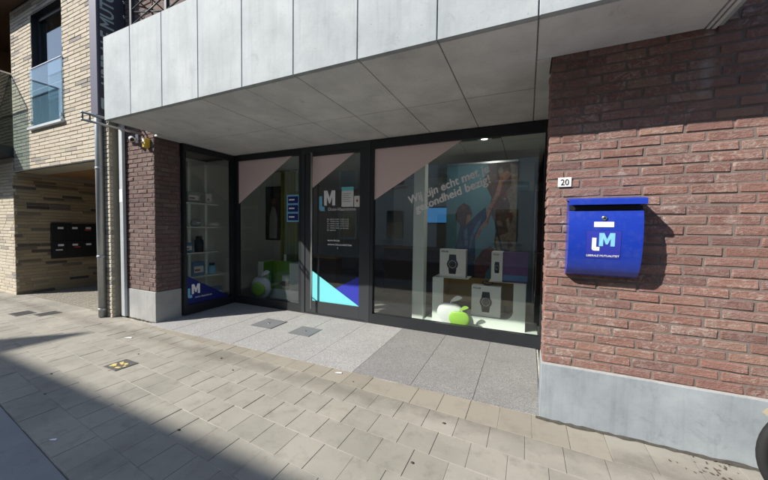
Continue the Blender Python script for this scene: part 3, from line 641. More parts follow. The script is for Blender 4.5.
lettering('lettering', 'LIBERALE MUTUALITEIT', mb, 'white_vinyl', (.392, 0, 1.366), LX, LU, width=.196, height=.013, bold=.02, fn=lambda p: fn(p, .003))
pn = thing('house_number_plate', 'small white enamel plate with the house number on red brick', 'number plate', (.25, YW, 1.93)); part('plate', 'plate_white', pn, (.207, .30, YW - .010, YW - .003, 1.892, 1.966), bev=.002)
lettering('lettering', '20', pn, 'ink', (.226, YW - .011, 1.906), LX, LU, width=.056, height=.046, bold=.01)
# hanging sign
sx0, sx1, sy0, sy1, sz0, sz1 = -6.22, -6.0, 2.60, 2.972, 3.22, 5.9
sg = thing('hanging_sign', 'tall dark vertical sign box with pale lettering projecting above the passage', 'sign', (-6.1, 2.98, sz0))
part('box', 'sign_side', sg, (sx0, sx1, sy0, sy1, sz0, sz1), bev=.012); part('face', 'sign_face', sg, (sx1 + .001, sx1 + .006, sy0 + .02, sy1 - .02, sz0 + .03, sz1 - .03))
lettering('lettering', 'LIBERALE MUTUALITEIT', sg, 'sign_letter', (sx1 + .008, sy0 + .215, sz0 + .48), (0, 0, 1), (0, -1, 0), width=2.1, height=.17, bold=.025)
logo(sg, (sx1 + .0075, sy0 + .035, sz0 + .10), (0, 1, 0), (0, 0, 1), .17, 'sign_letter', 'sign_letter')
# sign bracket bars
br = thing('bracket_bars', 'pair of thin metal bars projecting from the left pier below the sign', 'bracket', (-5.6, YP, 3.0))
for z in (2.985, 3.085):
    m = MB(); m.tube([(-5.6, YP + .02, z), (-5.6, 2.235, z)], .016, 10); m.build('bar', 'zinc', br)
for y in (2.25, 2.33): m = MB(); m.tube([(-5.6, y, 2.975), (-5.6, y, 3.095)], .012, 8); m.build('clamp', 'iron', br)
# drain pipes
dp = thing('downpipe', 'round zinc downpipe on the corner between the passage and the red pier', 'downpipe', (-6.43, 2.79, 0))
m = MB(); m.tube([(-6.43, 2.79, .01), (-6.43, 2.79, 5.9)], .055, 18); m.build('pipe', 'zinc', dp)
for z in (.12, 1.0, 2.45): m = MB(); m.lathe([(.060, z), (.062, z + .005), (.062, z + .03), (.060, z + .035)], (-6.43, 2.79, 0), 18); m.box(-6.445, -6.415, 2.84, 2.99, z, z + .03); m.build('pipe_clip', 'zinc', dp)
ds = thing('downpipe', 'flat pale metal downpipe running up the face of the left pier', 'downpipe', (-6.10, 2.96, 0))
part('pipe', 'zinc_pale', ds, (-6.155, -6.045, 2.925, YP - .013, .02, 5.6), bev=.01); part('sticker', 'white_plastic', ds, (-6.145, -6.055, 2.922, 2.9245, 1.92, 2.13))
# camera and lamp
sc_ = thing('security_camera', 'small white security camera under the balcony on the left pier', 'camera', (-5.72, YP, 2.95))
m = MB(); m.box(-5.77, -5.70, YP - .012, YP, 2.86, 3.0, bev=.006); m.tube([(-5.735, YP - .01, 2.93), (-5.72, YP - .09, 2.90)], .014, 8); m.build('mount', 'white_plastic', sc_)
m = MB(); m.tube([(-5.78, YP - .06, 2.93), (-5.64, YP - .12, 2.875)], .037, 14); m.build('housing', 'white_plastic', sc_); m = MB(); m.tube([(-5.641, YP - .1205, 2.8755), (-5.634, YP - .123, 2.8725)], .028, 14); m.build('lens', 'ink', sc_)
yl = thing('yellow_alarm_box', 'small yellow alarm box under the balcony at the pier corner', 'alarm box', (-5.43, YP, 2.82))
part('housing', 'yellow_plastic', yl, (-5.47, -5.385, YP - .075, YP + .002, 2.745, 2.895), bev=.012); part('lens', 'plate_white', yl, (-5.455, -5.40, YP - .082, YP - .074, 2.83, 2.88), bev=.003)

# ================================================================== IN THE SHOP
def apple(root, c, w, h, d, mat, leafmat, half=None):
    cx, cy, cz = c; prof = []
    for i in range(15):
        a = math.pi * i / 14; r = math.sin(a) ** .8; z = -math.cos(a); dz = .16 * math.exp(-(r / .35) ** 2) * (1 if z > 0 else -.5)
        prof.append((max(.02, r * (1.0 if z > 0 else 1 - .12 * -z)) * w / 2, cz + h / 2 + (z - dz) * h / 2 * (1 / 1.0)))
    m = MB(); m.lathe(prof, (cx, cy, 0), 28, 1, d / w); m.build('body', mat, root)
    m = MB(); m.tube([(cx, cy, cz + h * .84), (cx + .004, cy, cz + h * .98), (cx + .015, cy, cz + h * 1.07)], [.010, .008, .009], 8); m.build('stem', mat, root)
    m = MB(); vs = []; n = 12; L = w * .42
    for i in range(n + 1):
        t_ = i / n; hw = .085 * w * math.sin(math.pi * t_) ** .75 + .002; x = cx + .005 + L * t_; z = cz + h * 1.04 + .16 * w * t_ + .05 * w * math.sin(t_ * 3.0)
        vs += [(x, cy - .006, z - hw), (x, cy + .006, z - hw * .95), (x, cy + .006, z + hw * .95), (x, cy - .006, z + hw)]
    m.add(vs, [(4 * i + a, 4 * i + (a + 1) % 4, 4 * i + 4 + (a + 1) % 4, 4 * i + 4 + a) for i in range(n) for a in range(4)] + [(0, 1, 2, 3), tuple(4 * n + a for a in (3, 2, 1, 0))]); m.build('leaf', leafmat, root)
def u_stand(root, x0, x1, y0, y1, h, arm_l, arm_r, floor_h, mat, lin, hl, hr, rr=.12, zb=.036):
    pts = [(x0, zb), (x1, zb), (x1, hr), (x1 - arm_r, hr)]
    for i in range(7):
        a = math.pi / 2 * i / 6; pts.append((x1 - arm_r - rr + rr * math.cos(a), floor_h + rr - rr * math.sin(a)))
    for i in range(7):
        a = math.pi / 2 * i / 6; pts.append((x0 + arm_l + .04 - .04 * math.sin(a), floor_h + .04 - .04 * math.cos(a)))
    pts += [(x0 + arm_l, hl), (x0, hl)]
    n = len(pts); tr = tri2d(pts); m = MB()
    m.add([(x, y0, z) for x, z in pts] + [(x, y1, z) for x, z in pts], tr + [tuple(n + i for i in t) for t in tr] + [(i, (i + 1) % n, n + (i + 1) % n, n + i) for i in range(n)]); m.build('body', mat, root)
    part('back_panel', lin, root, (x0 + arm_l + .002, x1 - arm_r - .002, y1 - .03, y1 - .01, floor_h + rr + .002, min(hl, hr) - .01))
pf_ = thing('display_platform', 'low white platform under the watch display inside the large window', 'platform', (-.6, 4.9, .036)); part('top', 'white_board', pf_, (-1.45, .16, 4.49, 5.30, .112, .130), bev=.003); part('base', 'white_board', pf_, (-1.44, .15, 4.50, 5.29, .0355, .1115))
st1 = thing('display_stand', 'white U-shaped display stand with mustard lining behind the large window', 'display stand', (-.66, 4.9, .036)); u_stand(st1, -1.325, .0, 4.74, 5.12, .8, .17, .16, .27, 'white_board', 'mustard', .80, .79, .12, .1305)
part('side_lining', 'mustard', st1, (-1.153, -1.150, 4.742, 5.09, .32, .795)); 
st2 = thing('display_stand', 'white display stand with green lining behind the left window', 'display stand', (-4.75, 5.2, .036)); u_stand(st2, -5.34, -4.18, 5.08, 5.5, .8, .16, .28, .235, 'white_board', 'green_panel', .79, .80, .05); part('side_lining', 'green_panel', st2, (-5.178, -5.174, 5.082, 5.47, .29, .785))
part('seat_lining', 'green_panel', st2, (-5.12, -4.52, 5.082, 5.46, .2362, .2405))
a1 = thing('apple_figure', 'large white apple figure with leaf standing in front of the watch display', 'apple figure', (-1.02, 4.60, .036)); apple(a1, (-1.015, 4.62, .1305), .40, .335, .10, 'white_plastic', 'white_plastic')
a2 = thing('apple_figure', 'bright green apple figure with leaf overlapping the white apple', 'apple figure', (-.865, 4.52, .036)); apple(a2, (-.865, 4.53, .1305), .30, .245, .06, 'apple_green', 'apple_green')
a3 = thing('apple_figure', 'white apple figure with green belly behind the left window', 'apple figure', (-5.10, 4.95, .036)); apple(a3, (-5.10, 4.95, .036), .53, .46, .20, 'white_plastic', 'white_plastic'); m = MB(); m.lathe([(.17, -.105), (.16, -.122), (.10, -.13)], (-5.10, 4.963, .24), 24, 1.15, .85, axis='Y'); m.build('belly', 'apple_green', a3)
def watch_box(lab, x0, x1, y0, y1, z0, z1, side, rz=0, wx=.5, narrow=False, grp='watch boxes on the display'):
    r = thing('watch_box', lab, 'box', ((x0 + x1) / 2, (y0 + y1) / 2, z0), grp)
    part('carton', 'box_white', r, (x0, x1, y0, y1, z0, z1), bev=.004)
    xc = x0 + (x1 - x0) * wx; zc = (z0 + z1) / 2 - .01; R_ = min(.085, (x1 - x0) * (.24 if not narrow else .30)); yf = y0 - .002
    m = MB(); w_ = R_ * .6
    m.prism([(xc - w_, yf, zc - R_ * 1.75), (xc + w_, yf, zc - R_ * 1.75), (xc + w_ * 1.2, yf, zc - R_ * .7), (xc + w_ * 1.2, yf, zc + R_ * .7), (xc + w_, yf, zc + R_ * 1.75), (xc - w_, yf, zc + R_ * 1.75), (xc - w_ * 1.2, yf, zc + R_ * .7), (xc - w_ * 1.2, yf, zc - R_ * .7)], (0, .0015, 0)); m.build('printed_strap', 'ink', r)
    m = MB(); m.lathe([(R_, -.0025), (R_ * .98, -.0035)], (xc, y0, zc), 24, .72 if narrow else 1, 1, axis='Y'); m.build('printed_watch', 'ink', r); m = MB(); m.lathe([(R_ * .72, -.0042), (R_ * .70, -.0048)], (xc, y0, zc), 20, .72 if narrow else 1, 1, axis='Y'); m.build('printed_dial', 'product_grey', r)
    m = MB(); m.lathe([(R_ * .60, -.0052), (R_ * .58, -.0056)], (xc, y0, zc), 20, .72 if narrow else 1, 1, axis='Y'); m.build('printed_face', 'watch_face', r)
    lettering('lettering', 'POLAR', r, 'ink', (x0 + .025, y0 - .002, z1 - .05), LX, LU, width=min(.11, (x1 - x0) * .5), bold=.015)
    if side: part('side_print', side, r, (x1 + .0005, x1 + .002, y0 + .006, y1 - .006, z0 + .006, z1 - .006))
    return r
watch_box('white watch box standing on the left arm of the display stand', -1.235, -.835, 4.80, 4.93, .803, 1.24, 'product_grey')
# lid board carries the left box across the arm
part('shelf_board', 'white_board', st1, (-1.28, -.79, 4.76, 5.10, .8005, .8025))
watch_box('white watch box in the hollow of the display stand, below the other two', -.74, -.315, 4.68, 4.735, .036, .045, None) if False else None
b3 = watch_box('white watch box in the hollow of the display stand, lowest of the three', -.735, -.325, 4.76, 4.90, .275, .725, 'product_grey')
b2 = watch_box('white watch box with dark side on the right arm of the display stand', -.47, -.315, 4.80, 5.05, .795, 1.23, None, narrow=True)
part('printed_side', 'product_purple', b2, (-.314, .015, 4.83, 5.05, .796, 1.225)); part('printed_band', 'product_blue', b2, (-.312, .013, 4.828, 4.8295, .82, .90)); part('shelf_board', 'white_board', st1, (-.50, .0, 4.78, 5.10, .7905, .7945))
m = MB(); m.torus((-.52, 4.83, .725 + .030), .055, .014, 'Y', 24, 8); rng = thing('display_watch', 'black wristwatch lying on top of the lowest watch box', 'watch', (-.52, 4.83, .725)); m = MB(); m.torus((-.52, 4.83, .755), .07, .013, 'Y', 24, 8); 
for i, v in enumerate(m.v): m.v[i] = (v[0], 4.83 + (v[1] - 4.83) * 1.4, .7255 + (v[2] - .672) * .45)
m.build('strap', 'ink', rng); m = MB(); m.lathe([(.03, .79), (.03, .80), (.024, .803)], (-.52, 4.83, 0), 18); m.v = [(a, b, c - .012) for a, b, c in m.v]; m.build('case', 'watch_face', rng)
# climber banner
bn = thing('roll_up_banner', 'roll-up banner printed with a climber reaching up a rock face', 'banner', (-.75, 5.62, .035)); bx0, bx1, bz0, bz1 = -1.335, -.175, .12, 2.665; yb_ = 5.60
part('sheet', 'print_sky', bn, (bx0, bx1, yb_, yb_ + .006, bz0, bz1)); part('top_rail', 'alu', bn, (bx0 - .01, bx1 + .01, yb_ - .012, yb_ + .018, bz1 + .0005, bz1 + .03)); part('base', 'alu', bn, (bx0 - .02, bx1 + .02, yb_ - .08, yb_ + .10, .036, bz0 - .001), bev=.01)
def bp(name, mat, pts, lvl):                               # pts in banner units from the picture: x 0..1, z 0..1 (0 = just above the boxes, 1 = top)
    z_lo = .73; m = MB(); m.add([(bx0 + x * (bx1 - bx0), yb_ - .001 - .0006 * lvl, z_lo + z * (bz1 - z_lo)) for x, z in pts], tri2d(pts)); m.build(name, mat, bn)
bp('printed_rock', 'print_rock', [(.999, -.31), (.999, .999), (.60, .999), (.62, .93), (.55, .88), (.58, .80), (.66, .70), (.62, .60), (.70, .50), (.74, .42), (.70, .30), (.78, .18), (.74, .05), (.80, -.31)], 1)
bp('printed_rock_light', 'print_rock_pale', [(.999, -.3), (.999, .96), (.90, .99), (.92, .80), (.84, .74), (.93, .62), (.86, .50), (.90, .40), (.72, .36), (.76, .24), (.86, .2), (.82, -.3)], 2)
bp('printed_leg', 'print_leg', [(.38, -.1), (.44, .14), (.55, .24), (.66, .28), (.73, .24), (.72, .16), (.60, .04), (.56, -.1)], 3)
bp('printed_trousers', 'print_trousers', [(.06, -.3), (.10, .08), (.16, .18), (.42, .18), (.44, .0), (.50, -.3)], 4)
bp('printed_arm', 'print_skin', [(.52, .46), (.60, .60), (.70, .72), (.78, .90), (.86, .93), (.92, .90), (.88, .86), (.82, .84), (.76, .70), (.66, .58), (.60, .44)], 5)
bp('printed_lower_arm', 'print_skin', [(.40, .36), (.46, .44), (.52, .50), (.54, .44), (.50, .36), (.46, .34)], 5)
bp('printed_shirt', 'print_shirt', [(.12, .12), (.18, .36), (.22, .46), (.34, .48), (.46, .56), (.58, .62), (.60, .52), (.50, .44), (.44, .36), (.45, .16), (.40, .1)], 6)
bp('printed_sleeve', 'print_shirt_pale', [(.24, .26), (.26, .40), (.32, .44), (.34, .28)], 7)
bp('printed_head', 'print_hair', [(.16, .50), (.14, .56), (.18, .62), (.26, .66), (.35, .63), (.39, .56), (.36, .49), (.30, .44), (.22, .46)], 8)
bp('printed_face', 'print_skin', [(.30, .46), (.36, .50), (.38, .56), (.34, .55), (.30, .50)], 9)
rk = random.Random(17)
for i in range(16):                                        # facets of the printed rock
    cx_, cz_ = rk.uniform(.74, .95), rk.uniform(-.2, .93); a_ = rk.uniform(0, 3); q = [(min(.995, max(.70, cx_ + rk.uniform(.02, .06) * math.cos(a_ + 6.283 * j / 5))), cz_ + rk.uniform(.02, .06) * math.sin(a_ + 6.283 * j / 5)) for j in range(5)]
    bp('printed_facet', rk.choice(('print_rock', 'print_dark', 'print_rock_pale', 'print_leg')), q, 3 + i * .12)
bp('printed_fold', 'print_trousers', [(.20, .14), (.25, .30), (.23, .44), (.27, .40), (.29, .28), (.24, .13)], 7.5)
bp('printed_fold', 'print_shirt_pale', [(.36, .20), (.40, .34), (.50, .46), (.53, .52), (.47, .49), (.37, .36)], 7.6)
bp('printed_ear', 'print_skin', [(.31, .53), (.325, .56), (.34, .55), (.335, .51)], 9.3)
bp('printed_hair_light', 'print_leg', [(.18, .58), (.24, .64), (.32, .63), (.26, .60)], 9.2)
bp('printed_arm_shade', 'print_leg', [(.60, .50), (.66, .60), (.76, .72), (.81, .84), (.83, .83), (.77, .70), (.67, .58), (.61, .47)], 5.5)
bp('printed_belt', 'print_dark', [(.13, .14), (.14, .19), (.44, .19), (.44, .145)], 7.8)
bp('printed_rope', 'print_dark', [(.66, .60), (.68, .60), (.86, .18), (.90, -.3), (.87, -.3), (.83, .18)], 10)
# shelves in the side window
sh = thing('shelf_unit', 'white open shelf rack with health products behind the side window', 'shelf', (-5.8, 4.15, .036))
for y in (3.885, 4.228): part('upright', 'white_paint', sh, (-5.86, -5.83, y - .025, y + .025, .036, 2.75))
SHZ = [(1.985, 3.55, 4.43), (1.53, 3.60, 4.62), (1.04, 3.50, 4.41), (.575, 3.62, 4.63)]
for z, a, b in SHZ: part('shelf_board', 'white_paint', sh, (-6.0, -5.72, a, b, z - .025, z), bev=.003)
def product(lab, y0, y1, z, h, mat, shape='box', x0=-5.92, x1=-5.78):
    r = thing('product_pack', lab, 'product', ((x0 + x1) / 2, (y0 + y1) / 2, z), 'products on the shelf rack')
    if shape == 'box': part('carton', mat, r, (x0, x1, y0, y1, z + .0005, z + h), bev=.004); part('label', 'plate_white', r, (x1 + .0005, x1 + .0015, y0 + .02, y1 - .02, z + h * .25, z + h * .7)); part('label_band', 'product_red' if mat != 'product_red' else 'ink', r, (x1 + .0018, x1 + .0026, y0 + .03, y0 + (y1 - y0) * .6, z + h * .35, z + h * .5))
    elif shape == 'jar':
        R_ = (y1 - y0) / 2; m = MB(); m.lathe([(R_ * .9, z + .0005), (R_, z + .01), (R_, z + h * .72), (R_ * .6, z + h * .8)], (-5.85, (y0 + y1) / 2, 0), 20); m.build('jar', mat, r); m = MB(); m.lathe([(R_ * .7, z + h * .8), (R_ * .7, z + h)], (-5.85, (y0 + y1) / 2, 0), 20); m.build('lid', 'ink', r)
    else:
        m = MB(); R_ = (y1 - y0) / 2; m.lathe([(R_ * .8, z + .0005), (R_, z + h * .3), (R_ * .95, z + h * .7), (R_ * .5, z + h)], (-5.85, (y0 + y1) / 2, 0), 22, .7, 1); m.build('body', mat, r); m = MB(); m.tube([(-5.76, (y0 + y1) / 2 - R_ * .5, z + h * .5), (-5.74, (y0 + y1) / 2, z + h * .55), (-5.76, (y0 + y1) / 2 + R_ * .5, z + h * .5)], .01, 8); m.build('strap', 'white_paint', r)
product('grey and white carton on the top shelf of the rack, left', 3.83, 4.06, 1.985, .20, 'product_grey'); product('white carton with red print on the top shelf of the rack, right', 4.19, 4.32, 1.985, .20, 'white_plastic')
product('rounded grey device on the second shelf of the rack, left', 3.93, 4.13, 1.53, .15, 'product_grey', 'dev'); product('low pale device on the second shelf of the rack, right', 4.31, 4.56, 1.53, .10, 'white_plastic', 'dev')
product('dark tall jar on the third shelf of the rack', 4.01, 4.17, 1.04, .31, 'ink', 'jar'); product('dark blue low pack on the third shelf of the rack', 3.74, 3.92, 1.04, .18, 'product_blue')
product('white blue carton on the bottom shelf of the rack, left', 3.92, 4.15, .575, .27, 'product_blue'); product('pale blue tub on the bottom shelf of the rack, right', 4.29, 4.44, .575, .22, 'sky_vinyl', 'jar'); product('blue soft pack on the floor below the shelf rack', 4.27, 4.55, .036, .26, 'product_blue')
# left window: picture, curtain, telephone, canister
pc = thing('wall_picture', 'dark framed picture of a person in white on the shop wall', 'picture', (-5.72, 5.93, 1.9)); part('frame', 'ink', pc, (-5.95, -5.48, 5.91, 5.949, 1.22, 2.53)); part('print', 'print_dark', pc, (-5.93, -5.50, 5.902, 5.909, 1.25, 2.50))
m = MB(); m.prism([(-5.82, 5.897, 1.26), (-5.58, 5.897, 1.26), (-5.56, 5.897, 1.75), (-5.62, 5.897, 2.0), (-5.72, 5.897, 2.06), (-5.80, 5.897, 1.8)], (0, .003, 0)); m.build('printed_coat', 'print_pale', pc); m = MB(); m.lathe([(.085, -.012), (.083, -.014)], (-5.68, 5.91, 2.16), 18, .8, 1, axis='Y'); m.build('printed_head', 'print_skin', pc)
part('interior_wall', 'plaster', shop, (-6.249, -4.75, 5.95, 6.05, .0, 2.888), origin=(-5.5, 6, 0))
ct = thing('curtain', 'hanging green curtain inside the shop behind the left window', 'curtain', (-5.1, 5.84, .04)); m = MB(); N = 48; vs = []
for i in range(N + 1): x = -5.40 + .60 * i / N; y = 5.84 + .045 * math.sin(i * .95) + .02 * math.sin(i * 2.3); vs += [(x, y, .06), (x, y + .004, 2.85)]
m.sm = True; m.add(vs, [(2 * i, 2 * i + 2, 2 * i + 3, 2 * i + 1) for i in range(N)]); m.add([(a, b + .012, c) for a, b, c in vs], [(2 * i, 2 * i + 1, 2 * i + 3, 2 * i + 2) for i in range(N)]); m.build('cloth', 'curtain_green', ct); m = MB(); m.tube([(-5.45, 5.85, 2.855), (-4.76, 5.85, 2.855)], .015, 8); m.build('rod', 'steel', ct)
cn = thing('white_canister', 'striped white canister inside the green-lined display stand', 'canister', (-4.62, 5.25, .24)); m = MB(); m.lathe([(.11, .2412), (.115, .25), (.115, .50), (.10, .515)], (-4.66, 5.25, 0), 22); m.build('body', 'white_paint', cn); m = MB(); m.lathe([(.117, .30), (.117, .40)], (-4.66, 5.25, 0), 22); m.build('band', 'ink', cn)
bt = thing('spray_bottle', 'small white bottle behind the green display stand', 'bottle', (-4.9, 5.46, .79)); part('body', 'white_plastic', bt, (-4.97, -4.90, 5.475, 5.495, .781, .93), bev=.006); part('cap', 'product_grey', bt, (-4.95, -4.92, 5.478, 5.492, .9305, .96), bev=.003)
tb = thing('wooden_counter', 'low wooden counter inside the shop by the green curtain', 'counter', (-4.25, 6.0, .036)); part('top', 'wood', tb, (-4.72, -3.8, 5.8, 6.12, .86, .90)); part('panel', 'wood_dark', tb, (-4.70, -3.82, 5.83, 5.86, .036, .86)); part('panel', 'wood_dark', tb, (-4.70, -4.67, 5.861, 6.1, .036, .86)); part('panel', 'wood_dark', tb, (-3.85, -3.82, 5.861, 6.1, .036, .86))
# back of the shop
sc2 = thing('wall_screen', 'wide blue lit screen at the back of the shop', 'screen', (-2.0, 8.0, 1.9)); part('housing', 'ink', sc2, (-2.55, -1.55, 8.0, 8.06, 1.68, 2.12), bev=.006); part('display', 'screen_blue', sc2, (-2.52, -1.58, 7.994, 7.9985, 1.71, 2.09))
part('interior_wall', 'plaster', shop, (-3.4, -1.2, 8.07, 8.17, .035, 2.888), origin=(-2, 8, 0))
ctr = thing('reception_desk', 'dark reception desk in the middle of the shop', 'desk', (-2.2, 7.0, .036)); part('front', 'wood_dark', ctr, (-3.1, -1.55, 6.8, 6.84, .036, 1.08)); part('top', 'wood', ctr, (-3.15, -1.5, 6.76, 7.3, 1.081, 1.12)); part('side', 'wood_dark', ctr, (-3.1, -3.06, 6.841, 7.25, .036, 1.08)); part('side', 'wood_dark', ctr, (-1.59, -1.55, 6.841, 7.25, .036, 1.08))
part('interior_wall', 'plaster', shop, (-.55, .09, 7.02, 7.1, .035, 2.888), origin=(-.2, 7, 0))
pp = thing('paper_notice', 'pale blue paper notice on the wall right of the climber banner', 'notice', (-.12, 7.0, 2.4)); part('sheet', 'sky_vinyl', pp, (-.24, .0, 7.012, 7.017, 2.36, 2.52)); part('printed_band', 'plate_white', pp, (-.21, -.03, 7.0095, 7.0115, 2.42, 2.46))
idr = thing('interior_door_leaf', 'dark glazed inner door with steel handle behind the display, far right', 'door', (.3, 6.99, .036)); part('leaf', 'anthracite', idr, (.115, .70, 6.98, 7.02, .037, 2.33)); m = MB(); m.tube([(.17, 6.98, 1.10), (.17, 6.92, 1.10), (.29, 6.92, 1.10)], .011, 8); m.build('handle', 'steel', idr)
dl = thing('ceiling_spot', 'lit recessed ceiling spot just inside the large window', 'lamp', (-.62, 4.87, 2.888)); m = MB(); m.box(-.72, -.52, 4.79, 4.95, 2.880, 2.8875, bev=.002); m.build('trim', 'white_paint', dl); m = MB(); m.lathe([(.045, 2.8785), (.040, 2.8795)], (-.62, 4.87, 0), 20); m.build('lamp', 'lamp_glow', dl)
ll = bpy.data.lights.new('spot_light', 'AREA'); ll.shape = 'DISK'; ll.size = .09; ll.energy = 3; ll.color = (1, .95, .86); lo = bpy.data.objects.new('spot_light', ll); COL.objects.link(lo); lo.location = (-.62, 4.87, 2.872); lo.parent = None

# ================================================================== NEIGHBOUR BUILDING
nb = thing('neighbour_building', 'tan brick apartment building with passage and upper window beside the shop', 'building', (-9, 2.84, 0)); NBW = Brickwork(); YN = 2.84
TB, TH, TP = .40, .058, .0695
wl = MB(); wx0, wx1, wz0, wz1 = -8.97, -7.73, 3.42, 5.62
wl.box(-9.90, wx0 + .008, YN + .008, 3.30, 2.64, 6.6); wl.box(wx1 - .008, -6.455, YN + .008, 3.30, 2.64, 6.6); wl.box(-6.455, -6.26, YN + .008, 2.975, 2.64, 6.6); wl.box(wx0 + .008, wx1 - .008, YN + .008, 3.30, 2.64, wz0 - .008); wl.box(wx0 + .008, wx1 - .008, YN + .008, 3.30, wz1 + .008, 6.6); wl.box(-6.60, -6.26, YN + .008, 2.975, -.1, 2.64)
wl = wl.build('facade_wall', 'mortar_tan', nb, origin=(-8, 3, 3))
NBW.wall(wl, (-9.91, YN, 2.65), (1, 0, 0), 3.66, 3.3, 'brick_tan', TB, TH, TP, holes=((wx0 + 9.91, wx1 + 9.91, wz0 - 2.65, wz1 - 2.65),), jit=.002, bev=.004)
NBW.wall(wl, (-6.60, YN, .0), (1, 0, 0), .35, 2.64, 'brick_tan', TB, TH, TP, jit=.002, bev=.004)
part('reveal', 'anthracite', nb, (wx0 + .0, wx0 + .012, YN + .004, YN + .09, wz0 + .02, wz1), (wx1 - .012, wx1, YN + .004, YN + .09, wz0 + .02, wz1), (wx0 + .012, wx1 - .012, YN + .004, YN + .09, wz1 - .012, wz1))
fl = part('facade_wall', 'mortar_tan', nb, (-14.5, -10.01, YN + .008, 9, -.1, 2.95), origin=(-11, 3, 0))
NBW.wall(fl, (-13.0, YN, .0), (1, 0, 0), 3.0, 2.9, 'brick_tan', TB, TH, TP, random_bond=True, jit=.002, bev=.004)
NBW.wall(fl, (-10.0, YN, .0), (0, 1, 0), 3.8, 2.62, 'brick_passage', .36, TH, TP, random_bond=True, jit=.002, bev=.004)
NBW.finish(300, 'brick', nb)
part('passage_wall', 'brick_passage', nb, (-10.0, -6.45, 8.9, 9.1, -.1, 2.65)); part('passage_wall', 'mortar_dark', nb, (-6.60, -6.47, 3.31, 8.9, -.1, 2.65))
cl = part('passage_ceiling', 'wood_dark', nb, (-10.0, -6.61, YN + .05, 8.9, 2.665, 2.72), origin=(-8, 5, 2.7))
for k in range(24): y = 2.90 + k * .12; part('board', 'wood', cl, (-9.995, -6.615, y, y + .112, 2.645, 2.664), origin=(-8.3, y + .05, 2.65))
part('lintel', 'anthracite', nb, (-10.0, -6.60, YN + .004, YN + .048, 2.632, 2.648))
tag(part('passage_floor', 'setts', None, (-10.0, -6.6, 2.93, 8.9, -.05, -.002)), kind='structure'); pf = MB(); rg = random.Random(11)
for i in range(27):
    for j in range(28):
        x = -9.98 + i * .125 + (.06 if j % 2 else 0); y = 2.94 + j * .075
        pf.box(x, x + .118, y, y + .068, -.002, .004 + rg.uniform(0, .003), bev=.004)
tag(pf.build('passage_setts', 'setts'), 'small grey setts paving the passage floor', 'setts', kind='stuff')
# upper window
uw = MB(); frame_ring(uw, wx0, wx1, wz0 + .05, wz1, .085, .08, .10, YN + .09, YN + .16); uw = uw.build('window', 'anthracite', nb, origin=(-8.3, 3, 3.4)); part('pane', 'glass_coated', uw, (wx0 + .075, wx1 - .075, YN + .115, YN + .125, wz0 + .13, wz1 - .09)); part('sill', 'zinc_pale', uw, (wx0 - .10, wx1 + .06, YN - .06, YN + .14, wz0 - .03, wz0 + .02), bev=.004); part('inner_frame', 'plaster', uw, (wx0 + .22, wx0 + .28, YN + .185, YN + .23, wz0 + .13, wz1 - .09))
part('room_wall', 'plaster', nb, (-9.8, -6.5, 4.6, 4.7, 2.74, 6.5)); part('room_floor', 'wood', nb, (-9.8, -6.5, 3.30, 4.6, 2.74, 2.80))
bg = thing('glass_balustrade', 'frameless glass balustrade in front of the upper tan-brick window', 'balustrade', ((wx0 + wx1) / 2, YN, wz0)); part('pane', 'glass_rail', bg, (wx0 - .01, wx1 + .03, YN - .028, YN - .016, wz0 + .025, 4.55)); part('top_rail', 'alu', bg, (wx0 - .01, wx1 + .03, YN - .034, YN - .010, 4.551, 4.566)); part('mid_rail', 'alu', bg, (wx0 - .01, wx1 + .03, YN - .015, YN - .008, 4.13, 4.142))
for x in (wx0 + .02, wx1 - .02): part('clamp', 'steel', bg, (x - .02, x + .02, YN - .04, YN + .0, 3.50, 3.56))
# loggia balcony at the far left
lg = thing('side_balcony', 'dark slab balcony with glass front at the left edge of the tan building', 'balcony', (-10.8, YN, 2.96)); part('slab', 'anthracite', lg, (-13.5, -9.93, 2.02, YN + 1.6, 2.96, 3.16), bev=.01); part('glass_panel', 'glass_rail', lg, (-9.965, -9.953, 2.05, YN + .02, 3.17, 4.66)); part('glass_panel', 'glass_rail', lg, (-13.4, -9.97, 2.04, 2.052, 3.17, 4.66)); part('handrail', 'alu', lg, (-9.972, -9.946, 2.05, YN + .02, 4.661, 4.69)); part('handrail', 'alu', lg, (-13.4, -9.973, 2.03, 2.062, 4.661, 4.69))
part('loggia_back', 'wood_dark', nb, (-13.5, -9.92, YN + 1.6, YN + 1.7, 3.16, 6.0)); part('loggia_side', 'brick_tan', nb, (-9.915, -9.902, YN + .0, YN + 1.6, 2.96, 6.3)); part('loggia_side', 'wood_dark', nb, (-12.6, -12.5, YN - .7, YN + 1.6, 3.161, 6.0)); part('loggia_ceiling', 'wood_dark', nb, (-13.5, -9.92, YN, YN + 1.6, 6.0, 6.1))
up = thing('upper_slab', 'dark overhanging slab above the tan brick wall, top left corner', 'slab', (-11, YN, 5.95)); part('slab', 'anthracite', up, (-13.5, -8.2, 2.40, YN - .012, 5.94, 6.2), bev=.01); part('soffit', 'wood_dark', up, (-13.4, -8.25, 2.44, YN - .014, 5.925, 5.939))
